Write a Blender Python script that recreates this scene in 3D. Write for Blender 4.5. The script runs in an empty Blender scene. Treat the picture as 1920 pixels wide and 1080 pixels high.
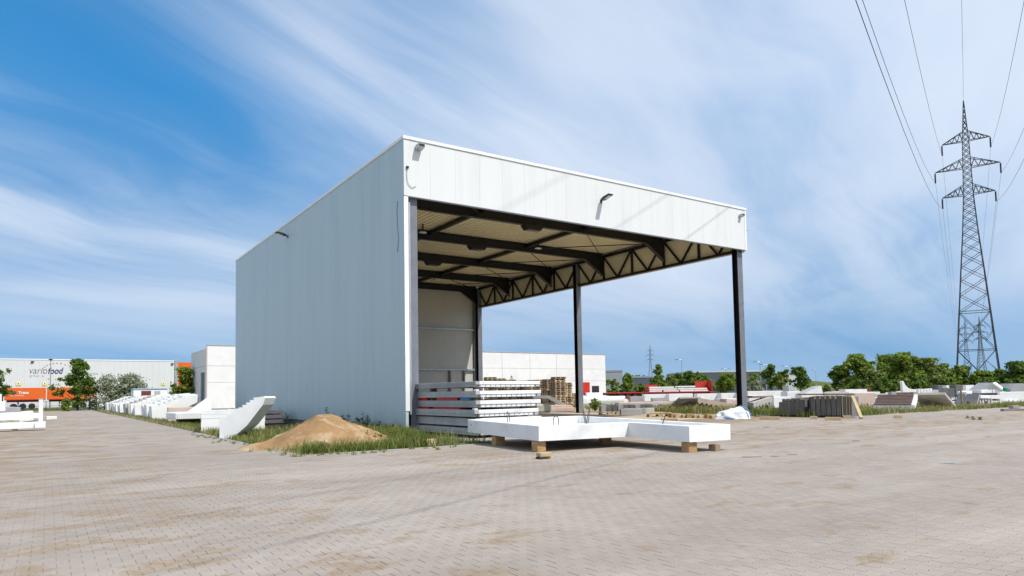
import bpy, bmesh, math, random
import numpy as np
from mathutils import Vector, Matrix, noise

random.seed(7)
R = math.radians
SC = bpy.context.scene
COL = SC.collection

# ------------------------------------------------------------------ camera
F_PX, PITCH, ROLL, YAW = 1277.536, 0.0532, -0.0157, 0.5797
SX, SY = -34.47, 129.575
CAM = Vector((-11.29, -23.33, 1.47))
fw = Vector((math.sin(YAW) * math.cos(PITCH), math.cos(YAW) * math.cos(PITCH), math.sin(PITCH)))
rt0 = Vector((math.cos(YAW), -math.sin(YAW), 0))
up0 = rt0.cross(fw)
rt = rt0 * math.cos(ROLL) + up0 * math.sin(ROLL)
up = -rt0 * math.sin(ROLL) + up0 * math.cos(ROLL)
cd = bpy.data.cameras.new('camera')
cam = bpy.data.objects.new('camera', cd)
COL.objects.link(cam)
cam.matrix_world = Matrix(((rt.x, up.x, -fw.x, CAM.x), (rt.y, up.y, -fw.y, CAM.y), (rt.z, up.z, -fw.z, CAM.z), (0, 0, 0, 1)))
cd.sensor_width = 36
cd.sensor_fit = 'HORIZONTAL'
cd.lens = F_PX / 1920 * 36
cd.shift_x = -SX / 1920
cd.shift_y = SY / 1920
cd.clip_start = 0.1
cd.clip_end = 9000
SC.camera = cam

# ------------------------------------------------------------------ light
SUN_DIR = Vector((0.20, -0.54, 0.80)).normalized()
EL = math.asin(SUN_DIR.z)
AZ = math.atan2(SUN_DIR.x, SUN_DIR.y)
sd = bpy.data.lights.new('sun', 'SUN')
sd.energy = 3.1
sd.angle = R(0.53)
sd.color = (1.0, 0.955, 0.89)
so = bpy.data.objects.new('sun', sd)
COL.objects.link(so)
so.rotation_euler = SUN_DIR.to_track_quat('Z', 'Y').to_euler()
so.location = (0, -30, 60)

SC.cycles.diffuse_bounces = 8
SC.view_settings.view_transform = 'Standard'
SC.view_settings.look = 'None'
SC.view_settings.gamma = 1
SC.view_settings.exposure = 0.5
SC.view_settings.use_curve_mapping = False

w = bpy.data.worlds.new('World')
SC.world = w
w.use_nodes = True


class NT:
    """small helper around a node tree"""
    def __init__(s, nt):
        s.t = nt
    def n(s, typ, **kw):
        nd = s.t.nodes.new(typ)
        for k, v in kw.items():
            if k.startswith('i_'):
                nd.inputs[k[2:].replace('_', ' ')].default_value = v
            else:
                setattr(nd, k, v)
        return nd
    def l(s, a, b):
        s.t.links.new(a, b)
    def math(s, op, a, b=None, c=None, clamp=False):
        nd = s.t.nodes.new('ShaderNodeMath')
        nd.operation = op
        nd.use_clamp = clamp
        for i, v in enumerate((a, b, c)):
            if v is None:
                continue
            if hasattr(v, 'is_output'):
                s.l(v, nd.inputs[i])
            else:
                nd.inputs[i].default_value = v
        return nd.outputs[0]
    def ramp(s, fac, stops, interp='LINEAR'):
        nd = s.t.nodes.new('ShaderNodeValToRGB')
        cr = nd.color_ramp
        cr.interpolation = interp
        while len(cr.elements) < len(stops):
            cr.elements.new(0.5)
        for e, (p, c) in zip(cr.elements, stops):
            e.position = p
            e.color = c if len(c) == 4 else (*c, 1)
        s.l(fac, nd.inputs[0])
        return nd.outputs[0]
    def noise(s, vec, scale, detail=3, rough=0.55, dist=0.0, typ=None):
        nd = s.t.nodes.new('ShaderNodeTexNoise')
        nd.inputs['Scale'].default_value = scale
        nd.inputs['Detail'].default_value = detail
        nd.inputs['Roughness'].default_value = rough
        nd.inputs['Distortion'].default_value = dist
        if vec is not None:
            s.l(vec, nd.inputs['Vector'])
        return nd.outputs['Fac']
    def mix(s, fac, a, b, blend='MIX'):
        nd = s.t.nodes.new('ShaderNodeMix')
        nd.data_type = 'RGBA'
        nd.blend_type = blend
        nd.clamp_factor = True
        for sock, v in ((nd.inputs[0], fac), (nd.inputs[6], a), (nd.inputs[7], b)):
            if hasattr(v, 'is_output'):
                s.l(v, sock)
            elif isinstance(v, (int, float)):
                sock.default_value = v
            else:
                sock.default_value = v if len(v) == 4 else (*v, 1)
        return nd.outputs[2]


def g3(v):
    return (v, v, v, 1)


# sky: physical sky with thin cirrus streaks
W = NT(w.node_tree)
for nd in list(w.node_tree.nodes):
    w.node_tree.nodes.remove(nd)
sky = W.n('ShaderNodeTexSky', sky_type='NISHITA', sun_disc=False)
sky.sun_elevation = EL
sky.sun_rotation = AZ
sky.altitude = 50
sky.air_density = 1.0
sky.dust_density = 0.25
sky.ozone_density = 3.5
hs = W.n('ShaderNodeHueSaturation')
hs.inputs['Saturation'].default_value = 1.42
hs.inputs['Hue'].default_value = 0.489
hs.inputs['Value'].default_value = 1.42
W.l(sky.outputs[0], hs.inputs['Color'])
tc = W.n('ShaderNodeTexCoord')
sep = W.n('ShaderNodeSeparateXYZ')
W.l(tc.outputs['Generated'], sep.inputs[0])
# look a little above the true horizon so that the low sky stays clear blue
zc = W.math('ADD', W.math('MULTIPLY', W.math('MAXIMUM', sep.outputs[2], 0.0), 0.80), 0.24)
sv = W.n('ShaderNodeCombineXYZ')
W.l(sep.outputs[0], sv.inputs[0])
W.l(sep.outputs[1], sv.inputs[1])
W.l(zc, sv.inputs[2])
svn = W.n('ShaderNodeVectorMath', operation='NORMALIZE')
W.l(sv.outputs[0], svn.inputs[0])
W.l(W.ramp(sep.outputs[2], [(0.0, g3(0.96)), (0.12, g3(1.08)), (0.40, g3(1.46))]), hs.inputs['Value'])
W.l(W.ramp(sep.outputs[2], [(0.0, g3(1.14)), (0.12, g3(1.26)), (0.40, g3(1.44))]), hs.inputs['Saturation'])
W.l(svn.outputs[0], sky.inputs['Vector'])
dz = W.math('ADD', W.math('MAXIMUM', sep.outputs[2], 0.0), 0.17)
qx = W.math('DIVIDE', sep.outputs[0], dz)
qy = W.math('DIVIDE', sep.outputs[1], dz)
SA = R(74)          # streak azimuth, clockwise from +Y
ax, ay = math.sin(SA), math.cos(SA)
along = W.math('ADD', W.math('MULTIPLY', qx, ax), W.math('MULTIPLY', qy, ay))
across = W.math('SUBTRACT', W.math('MULTIPLY', qx, ay), W.math('MULTIPLY', qy, ax))
def streak(sa, sc, off):
    cb = W.n('ShaderNodeCombineXYZ')
    W.l(W.math('MULTIPLY', along, sa), cb.inputs[0])
    W.l(W.math('MULTIPLY', across, sc), cb.inputs[1])
    cb.inputs[2].default_value = off
    return cb.outputs[0]
# gentle warp so that the veils curl instead of running dead straight
wn = W.n('ShaderNodeTexNoise')
wn.inputs['Scale'].default_value = 0.55
wn.inputs['Detail'].default_value = 3
W.l(streak(0.7, 0.7, 5.5), wn.inputs['Vector'])
wsep = W.n('ShaderNodeSeparateColor')
W.l(wn.outputs['Color'], wsep.inputs[0])
across = W.math('ADD', across, W.math('MULTIPLY', W.math('SUBTRACT', wsep.outputs[0], 0.5), 1.5))
along = W.math('ADD', along, W.math('MULTIPLY', W.math('SUBTRACT', wsep.outputs[1], 0.5), 1.5))
n1 = W.noise(streak(0.38, 1.0, 3.1), 1.0, 6, 0.55, 0.5)
n2 = W.noise(streak(0.45, 0.60, 8.7), 0.9, 3, 0.45, 0.3)
n3 = W.noise(streak(0.40, 2.6, 1.7), 1.0, 6, 0.6, 0.8)
m = W.math('ADD', W.math('MULTIPLY', n1, 0.55), W.math('ADD', W.math('MULTIPLY', n2, 0.42), W.math('MULTIPLY', n3, 0.22)))
# thin high veil, also added over the unseen sky as fill light; clears north-west
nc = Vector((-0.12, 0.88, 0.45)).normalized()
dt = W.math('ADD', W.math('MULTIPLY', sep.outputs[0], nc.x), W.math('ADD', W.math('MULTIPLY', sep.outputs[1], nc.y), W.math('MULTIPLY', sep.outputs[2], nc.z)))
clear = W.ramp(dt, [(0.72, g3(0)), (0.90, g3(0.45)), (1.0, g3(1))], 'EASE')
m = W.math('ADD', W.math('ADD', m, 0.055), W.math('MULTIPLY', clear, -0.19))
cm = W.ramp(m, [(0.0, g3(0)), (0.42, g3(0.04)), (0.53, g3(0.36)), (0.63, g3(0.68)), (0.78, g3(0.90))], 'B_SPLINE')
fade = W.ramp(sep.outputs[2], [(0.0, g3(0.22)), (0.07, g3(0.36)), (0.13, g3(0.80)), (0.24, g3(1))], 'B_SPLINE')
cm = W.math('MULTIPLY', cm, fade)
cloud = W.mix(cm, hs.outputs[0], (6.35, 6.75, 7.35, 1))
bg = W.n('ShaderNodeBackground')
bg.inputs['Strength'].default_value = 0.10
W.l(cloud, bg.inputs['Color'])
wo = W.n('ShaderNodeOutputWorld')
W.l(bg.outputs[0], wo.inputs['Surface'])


# ------------------------------------------------------------------ survey helper: where a line of sight meets the ground or a plane
def ray(px, py):
    return fw + rt * ((px - 960 - SX) / F_PX) - up * ((py - 540 - SY) / F_PX)
def G(px, py, z=0.0):
    d = ray(px, py)
    return CAM + d * ((z - CAM.z) / d.z)
def at_depth(px, D, z=0.0):
    d = ray(px, 735)
    p = CAM + d * D
    return Vector((p.x, p.y, z))
def depth_of(p):
    return (Vector(p) - CAM).dot(fw)
def proj(p):
    d = Vector(p) - CAM
    k = d.dot(fw)
    return 960 + SX + F_PX * d.dot(rt) / k, 540 + SY - F_PX * d.dot(up) / k


# ------------------------------------------------------------------ materials
MATS = {}
def mat(name, col, rough=0.75, var=0.12, scale=1.5, bump=0.0, bscale=30, metal=0.0, spec=0.4, dirt=None, dirt_amt=0.0, dirt_scale=0.8, stretch=None):
    if name in MATS:
        return MATS[name]
    m = bpy.data.materials.new(name)
    m.use_nodes = True
    T = NT(m.node_tree)
    b = m.node_tree.nodes['Principled BSDF']
    b.inputs['Roughness'].default_value = rough
    b.inputs['Metallic'].default_value = metal
    b.inputs['Specular IOR Level'].default_value = spec
    geo = T.n('ShaderNodeNewGeometry')
    vec = geo.outputs['Position']
    oi = T.n('ShaderNodeObjectInfo')
    if stretch:
        mp = T.n('ShaderNodeMapping')
        mp.inputs['Scale'].default_value = stretch
        T.l(vec, mp.inputs['Vector'])
        svec = mp.outputs[0]
    else:
        svec = vec
    nz = T.noise(svec, scale, 5, 0.6)
    lo = tuple(max(0, c * (1 - var)) for c in col)
    hi = tuple(min(1, c * (1 + var)) for c in col)
    c = T.ramp(nz, [(0.3, lo), (0.7, hi)])
    v2 = T.math('ADD', T.math('MULTIPLY', oi.outputs['Random'], 2 * 0.35 * var), 1 - 0.35 * var)
    cc = T.n('ShaderNodeVectorMath', operation='SCALE')
    T.l(c, cc.inputs[0])
    T.l(v2, cc.inputs['Scale'])
    c = cc.outputs[0]
    if dirt:
        dn = T.noise(svec, dirt_scale, 6, 0.65, 0.4)
        dm = T.ramp(dn, [(0.48, g3(0)), (0.72, g3(dirt_amt))])
        c = T.mix(dm, c, dirt)
    T.l(c, b.inputs['Base Color'])
    if bump:
        bn = T.noise(vec, bscale, 4, 0.6)
        bp = T.n('ShaderNodeBump')
        bp.inputs['Strength'].default_value = bump
        bp.inputs['Distance'].default_value = 0.02
        T.l(bn, bp.inputs['Height'])
        T.l(bp.outputs[0], b.inputs['Normal'])
    MATS[name] = m
    return m


mat('panel_shaded', (0.465, 0.57, 0.605), 0.5, 0.02, 0.6, dirt=(0.39, 0.475, 0.51, 1), dirt_amt=0.45, dirt_scale=1.0, stretch=(1.6, 1.6, 0.10))  # fascia panel again, darker and bluer: the side wall's shade in the colour
mat('panel_white', (0.69, 0.70, 0.685), 0.5, 0.02, 0.6, dirt=(0.60, 0.605, 0.57, 1), dirt_amt=0.55, dirt_scale=1.0, stretch=(1.4, 1.4, 0.12))
mat('panel_inside', (0.50, 0.50, 0.46), 0.6, 0.05, 0.5)
mat('trim_white', (0.82, 0.82, 0.80), 0.45, 0.03, 1.0)
mat('deck', (0.90, 0.84, 0.62), 0.5, 0.06, 0.4)
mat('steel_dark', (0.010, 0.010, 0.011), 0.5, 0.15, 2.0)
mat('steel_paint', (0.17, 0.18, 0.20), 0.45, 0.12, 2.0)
mat('galv', (0.42, 0.44, 0.45), 0.45, 0.12, 3.0, metal=0.6)
mat('conc_white', (0.80, 0.80, 0.785), 0.8, 0.06, 1.2, 0.15, 60, dirt=(0.58, 0.57, 0.53, 1), dirt_amt=0.4, dirt_scale=0.9)
mat('frame_white', (0.79, 0.79, 0.785), 0.75, 0.04, 1.5, 0.3, 70, dirt=(0.62, 0.615, 0.59, 1), dirt_amt=0.55, dirt_scale=1.6)
mat('conc_light', (0.50, 0.495, 0.46), 0.85, 0.1, 1.5, 0.2, 50, dirt=(0.36, 0.35, 0.31, 1), dirt_amt=0.5, dirt_scale=0.9)
mat('conc_grey', (0.36, 0.36, 0.36), 0.85, 0.12, 1.8, 0.2, 50, dirt=(0.24, 0.23, 0.21, 1), dirt_amt=0.5)
mat('conc_mid', (0.42, 0.42, 0.42), 0.85, 0.12, 1.8, 0.2, 50, dirt=(0.28, 0.27, 0.25, 1), dirt_amt=0.4)
mat('conc_dark', (0.13, 0.13, 0.135), 0.85, 0.2, 2.0, 0.2, 40, dirt=(0.22, 0.21, 0.19, 1), dirt_amt=0.5)
mat('conc_plate', (0.15, 0.145, 0.14), 0.9, 0.22, 2.5, 0.25, 40, dirt=(0.26, 0.24, 0.21, 1), dirt_amt=0.6, stretch=(3, 3, 0.8))
mat('conc_pink', (0.56, 0.44, 0.38), 0.85, 0.1, 1.5, 0.2, 50)
mat('conc_brown', (0.27, 0.20, 0.17), 0.85, 0.15, 2.0, 0.2, 50)
mat('wood', (0.40, 0.25, 0.11), 0.85, 0.22, 2.0, 0.3, 60, stretch=(4, 4, 9))
mat('wood_old', (0.30, 0.22, 0.15), 0.9, 0.3, 2.5, 0.3, 60)
mat('wood_pale', (0.52, 0.40, 0.24), 0.85, 0.18, 2.5, 0.2, 60)
mat('wood_dark', (0.07, 0.05, 0.04), 0.9, 0.3, 2.5, 0.2, 60)
mat('hall_conc', (0.72, 0.725, 0.71), 0.85, 0.05, 0.35, 0.1, 20, dirt=(0.52, 0.52, 0.50, 1), dirt_amt=0.45, dirt_scale=0.35)
mat('wh_white', (0.66, 0.66, 0.655), 0.6, 0.03, 0.3)
mat('orange', (0.72, 0.13, 0.015), 0.5, 0.06, 0.4)
mat('navy', (0.02, 0.03, 0.13), 0.5, 0.05)
mat('text_dark', (0.09, 0.09, 0.12), 0.5, 0.05)
mat('text_grey', (0.42, 0.42, 0.45), 0.5, 0.05)
mat('text_red', (0.55, 0.10, 0.10), 0.5, 0.05)
mat('text_white', (0.8, 0.8, 0.8), 0.5, 0.03)
mat('yellow', (0.75, 0.52, 0.05), 0.5, 0.05)
mat('red', (0.42, 0.025, 0.02), 0.55, 0.15, 2.0)
mat('red_bright', (0.62, 0.03, 0.015), 0.5, 0.1)
mat('rubber', (0.02, 0.02, 0.02), 0.8, 0.2)
mat('maroon', (0.16, 0.03, 0.025), 0.6, 0.1)
mat('blue_trim', (0.22, 0.36, 0.42), 0.5, 0.1)
mat('bldg_grey', (0.30, 0.32, 0.34), 0.6, 0.05, 0.2)
mat('bldg_blue', (0.085, 0.105, 0.135), 0.6, 0.06, 0.2)
mat('roof_pale', (0.60, 0.61, 0.62), 0.6, 0.05, 0.2)
mat('window_dark', (0.03, 0.035, 0.04), 0.15, 0.1)
mat('lamp_black', (0.02, 0.02, 0.022), 0.35, 0.1)
mat('lamp_glass', (0.55, 0.56, 0.57), 0.2, 0.05)
mat('pylon_steel', (0.055, 0.055, 0.06), 0.6, 0.2, 0.5)
mat('pylon_hazed', (0.20, 0.23, 0.27), 0.8, 0.1, 0.5)  # blue haze of the far air put into the steel colour
mat('wire', (0.05, 0.05, 0.07), 0.6, 0.05)
mat('insulator', (0.02, 0.022, 0.03), 0.3, 0.1)
mat('sand', (0.285, 0.175, 0.085), 0.95, 0.18, 1.2, 0.7, 25, spec=0.1, dirt=(0.58, 0.47, 0.33, 1), dirt_amt=0.85, dirt_scale=1.1)
mat('bigbag', (0.74, 0.76, 0.80), 0.7, 0.05, 3, 0.2, 12)
mat('bag_blue', (0.10, 0.28, 0.62), 0.7, 0.1)
mat('green_plastic', (0.01, 0.22, 0.08), 0.5, 0.1)
mat('bark', (0.10, 0.075, 0.055), 0.95, 0.25, 6, 0.4, 30)
mat('fence_black', (0.015, 0.018, 0.02), 0.6, 0.1)
mat('rebar', (0.10, 0.085, 0.08), 0.7, 0.2)
mat('cable_blue', (0.07, 0.35, 0.62), 0.5, 0.05)
mat('soil', (0.20, 0.155, 0.105), 0.95, 0.25, 1.5, 0.5, 20, spec=0.1)


def add_splash(name, top, col, amt):
    m = MATS[name]
    T = NT(m.node_tree)
    b = m.node_tree.nodes['Principled BSDF']
    src = b.inputs['Base Color'].links[0].from_socket
    geo = T.n('ShaderNodeNewGeometry')
    sp = T.n('ShaderNodeSeparateXYZ')
    T.l(geo.outputs['Position'], sp.inputs[0])
    n_ = T.noise(geo.outputs['Position'], 1.7, 6, 0.7)
    h_ = T.math('SUBTRACT', 1.0, T.math('DIVIDE', sp.outputs[2], top), clamp=True)
    f_ = T.math('MULTIPLY', T.math('MULTIPLY', h_, h_), T.ramp(n_, [(0.35, g3(0.1)), (0.65, g3(amt))]))
    T.l(T.mix(f_, src, col), b.inputs['Base Color'])
add_splash('panel_shaded', 1.4, (0.30, 0.27, 0.21, 1), 0.8)
add_splash('steel_paint', 1.0, (0.30, 0.25, 0.18, 1), 0.8)


def leaf_mat(name, c1, c2, trans=0.25):
    m = bpy.data.materials.new(name)
    m.use_nodes = True
    T = NT(m.node_tree)
    b = m.node_tree.nodes['Principled BSDF']
    geo = T.n('ShaderNodeNewGeometry')
    nz = T.noise(geo.outputs['Position'], 0.9, 3, 0.6)
    ri = geo.outputs['Random Per Island']
    f = T.math('ADD', T.math('MULTIPLY', nz, 0.75), T.math('MULTIPLY', ri, 0.35))
    c = T.ramp(f, [(0.30, c1), (0.75, c2)])
    T.l(c, b.inputs['Base Color'])
    b.inputs['Roughness'].default_value = 0.6
    b.inputs['Specular IOR Level'].default_value = 0.25
    tr = T.n('ShaderNodeBsdfTranslucent')
    T.l(c, tr.inputs['Color'])
    ms = T.n('ShaderNodeMixShader')
    ms.inputs[0].default_value = trans
    T.l(b.outputs[0], ms.inputs[1])
    T.l(tr.outputs[0], ms.inputs[2])
    T.l(ms.outputs[0], m.node_tree.nodes['Material Output'].inputs['Surface'])
    MATS[name] = m
leaf_mat('leaf_mid', (0.095, 0.155, 0.018), (0.27, 0.36, 0.05), 0.4)
leaf_mat('leaf_dark', (0.060, 0.110, 0.018), (0.17, 0.26, 0.04), 0.4)
leaf_mat('leaf_light', (0.11, 0.16, 0.028), (0.27, 0.33, 0.085), 0.35)
leaf_mat('leaf_silver', (0.17, 0.20, 0.12), (0.40, 0.43, 0.30), 0.3)
leaf_mat('grass_blade', (0.085, 0.125, 0.018), (0.25, 0.29, 0.07), 0.35)
leaf_mat('grass_dry', (0.24, 0.22, 0.08), (0.45, 0.38, 0.19), 0.3)
leaf_mat('weed', (0.020, 0.045, 0.012), (0.060, 0.110, 0.025))

# paved surface: colour shared by the single stones and the sheet further off
TREAD, ROWP = 0.20, 0.14
def paving_mat(name, pattern):
    m = bpy.data.materials.new(name)
    m.use_nodes = True
    T = NT(m.node_tree)
    b = m.node_tree.nodes['Principled BSDF']
    b.inputs['Roughness'].default_value = 0.88
    b.inputs['Specular IOR Level'].default_value = 0.25
    geo = T.n('ShaderNodeNewGeometry')
    P = geo.outputs['Position']
    sp = T.n('ShaderNodeSeparateXYZ')
    T.l(P, sp.inputs[0])
    br = T.n('ShaderNodeTexBrick', offset=0.5, offset_frequency=2, squash=1.0)
    br.inputs['Color1'].default_value = g3(0.0)
    br.inputs['Color2'].default_value = g3(1.0)
    br.inputs['Mortar'].default_value = g3(0.5)
    br.inputs['Scale'].default_value = 1.0
    br.inputs['Mortar Size'].default_value = 0.005
    br.inputs['Mortar Smooth'].default_value = 0.2
    br.inputs['Bias'].default_value = 0.0
    br.inputs['Brick Width'].default_value = TREAD
    br.inputs['Row Height'].default_value = ROWP
    T.l(P, br.inputs['Vector'])
    big = T.noise(P, 0.16, 5, 0.6, 0.3)
    mid = T.noise(P, 0.9, 4, 0.6)
    fine = T.noise(P, 55, 3, 0.7)
    f = T.math('ADD', T.math('MULTIPLY', big, 0.55), T.math('ADD', T.math('MULTIPLY', mid, 0.35), T.math('MULTIPLY', br.outputs['Color'], 0.10)))
    c = T.ramp(f, [(0.26, (0.250, 0.213, 0.182)), (0.50, (0.322, 0.279, 0.241)), (0.74, (0.398, 0.350, 0.305))])
    c = T.mix(0.35, c, T.ramp(fine, [(0.3, g3(0.36)), (0.7, g3(0.64))]), 'OVERLAY')
    # tyre-darkened lanes, long along X and along Y
    mp = T.n('ShaderNodeMapping')
    mp.inputs['Scale'].default_value = (0.05, 0.55, 1)
    mp.inputs['Rotation'].default_value = (0, 0, R(-14))
    T.l(P, mp.inputs['Vector'])
    lane = T.ramp(T.noise(mp.outputs[0], 1.0, 5, 0.6, 0.5), [(0.46, g3(0)), (0.66, g3(0.34))])
    c = T.mix(lane, c, (0.230, 0.190, 0.157, 1))
    mp3 = T.n('ShaderNodeMapping')
    mp3.inputs['Scale'].default_value = (0.10, 0.5, 1)
    mp3.inputs['Location'].default_value = (4.0, 9.0, 0)
    mp3.inputs['Rotation'].default_value = (0, 0, R(-20))
    T.l(P, mp3.inputs['Vector'])
    pale = T.ramp(T.noise(mp3.outputs[0], 0.8, 5, 0.6, 0.4), [(0.52, g3(0)), (0.72, g3(0.42))])
    c = T.mix(pale, c, (0.50, 0.425, 0.345, 1))
    # sand spilled in patches; most of it near the pile of sand and along the edge of the yard
    mp2 = T.n('ShaderNodeMapping')
    mp2.inputs['Scale'].default_value = (0.8, 1.5, 1)
    mp2.inputs['Rotation'].default_value = (0, 0, R(-33))
    T.l(P, mp2.inputs['Vector'])
    sn = T.noise(mp2.outputs[0], 1.15, 6, 0.62, 0.4)
    dx = T.math('SUBTRACT', sp.outputs[0], -13.5)
    west = T.math('MULTIPLY', T.math('SUBTRACT', 1.0, T.math('DIVIDE', T.math('ABSOLUTE', dx), 7.0), clamp=True), 0.135)
    dy = T.math('ABSOLUTE', T.math('ADD', sp.outputs[1], 0.9))
    edge = T.math('MULTIPLY', T.math('SUBTRACT', 1.0, T.math('DIVIDE', dy, 3.0), clamp=True),
                  T.math('MULTIPLY', T.math('GREATER_THAN', sp.outputs[0], 8.0), 0.34))
    dy2 = T.math('ABSOLUTE', T.math('ADD', sp.outputs[1], 9.5))
    front = T.math('MULTIPLY', T.math('SUBTRACT', 1.0, T.math('DIVIDE', dy2, 4.0), clamp=True),
                   T.math('MULTIPLY', T.math('GREATER_THAN', sp.outputs[0], -4.5), 0.10))
    sm = T.math('ADD', sn, T.math('ADD', west, T.math('ADD', edge, front)))
    sandm = T.ramp(sm, [(0.575, g3(0)), (0.635, g3(0.75)), (0.8, g3(0.92))])
    sandc = T.mix(T.noise(P, 3, 4, 0.6), (0.20, 0.142, 0.085, 1), (0.32, 0.235, 0.145, 1))
    if pattern == 'stone':
        sandm2 = T.math('MULTIPLY', sandm, T.ramp(T.noise(P, 9, 4, 0.7), [(0.36, g3(0.15)), (0.58, g3(1))]))
        c = T.mix(sandm2, c, sandc)
    else:
        jf = br.outputs['Fac']
        jn = T.noise(P, 0.5, 4, 0.6)
        jc = T.mix(T.ramp(jn, [(0.35, g3(0)), (0.65, g3(1))]), (0.17, 0.14, 0.112, 1), (0.33, 0.27, 0.20, 1))
        c = T.mix(T.math('MULTIPLY', jf, 0.24), c, jc)
        c = T.mix(sandm, c, sandc)
    T.l(c, b.inputs['Base Color'])
    bp = T.n('ShaderNodeBump')
    bp.inputs['Strength'].default_value = 0.35
    bp.inputs['Distance'].default_value = 0.004
    T.l(fine, bp.inputs['Height'])
    T.l(bp.outputs[0], b.inputs['Normal'])
    MATS[name] = m
paving_mat('paver', 'stone')
paving_mat('paving', 'sheet')

def ground_mat(name, stops, scale, fine=14, bump=0.6):
    m = bpy.data.materials.new(name)
    m.use_nodes = True
    T = NT(m.node_tree)
    b = m.node_tree.nodes['Principled BSDF']
    b.inputs['Roughness'].default_value = 0.95
    b.inputs['Specular IOR Level'].default_value = 0.1
    geo = T.n('ShaderNodeNewGeometry')
    P = geo.outputs['Position']
    f = T.math('ADD', T.math('MULTIPLY', T.noise(P, scale, 6, 0.65, 0.3), 0.65), T.math('MULTIPLY', T.noise(P, fine, 3, 0.7), 0.35))
    T.l(T.ramp(f, stops), b.inputs['Base Color'])
    bp = T.n('ShaderNodeBump')
    bp.inputs['Strength'].default_value = bump
    bp.inputs['Distance'].default_value = 0.05
    T.l(T.noise(P, fine, 4, 0.7), bp.inputs['Height'])
    T.l(bp.outputs[0], b.inputs['Normal'])
    MATS[name] = m
ground_mat('field', [(0.30, (0.050, 0.075, 0.018)), (0.50, (0.095, 0.115, 0.034)), (0.66, (0.19, 0.17, 0.075))], 0.05, 2.0)
ground_mat('verge_soil', [(0.32, (0.055, 0.080, 0.020)), (0.50, (0.12, 0.115, 0.050)), (0.68, (0.30, 0.235, 0.145))], 0.7, 12)
ground_mat('yard_soil', [(0.30, (0.17, 0.15, 0.08)), (0.48, (0.34, 0.27, 0.19)), (0.68, (0.46, 0.39, 0.31))], 0.12, 4)
ground_mat('hall_floor', [(0.30, (0.36, 0.295, 0.22)), (0.50, (0.47, 0.395, 0.30)), (0.70, (0.55, 0.48, 0.38))], 0.35, 6)


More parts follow.
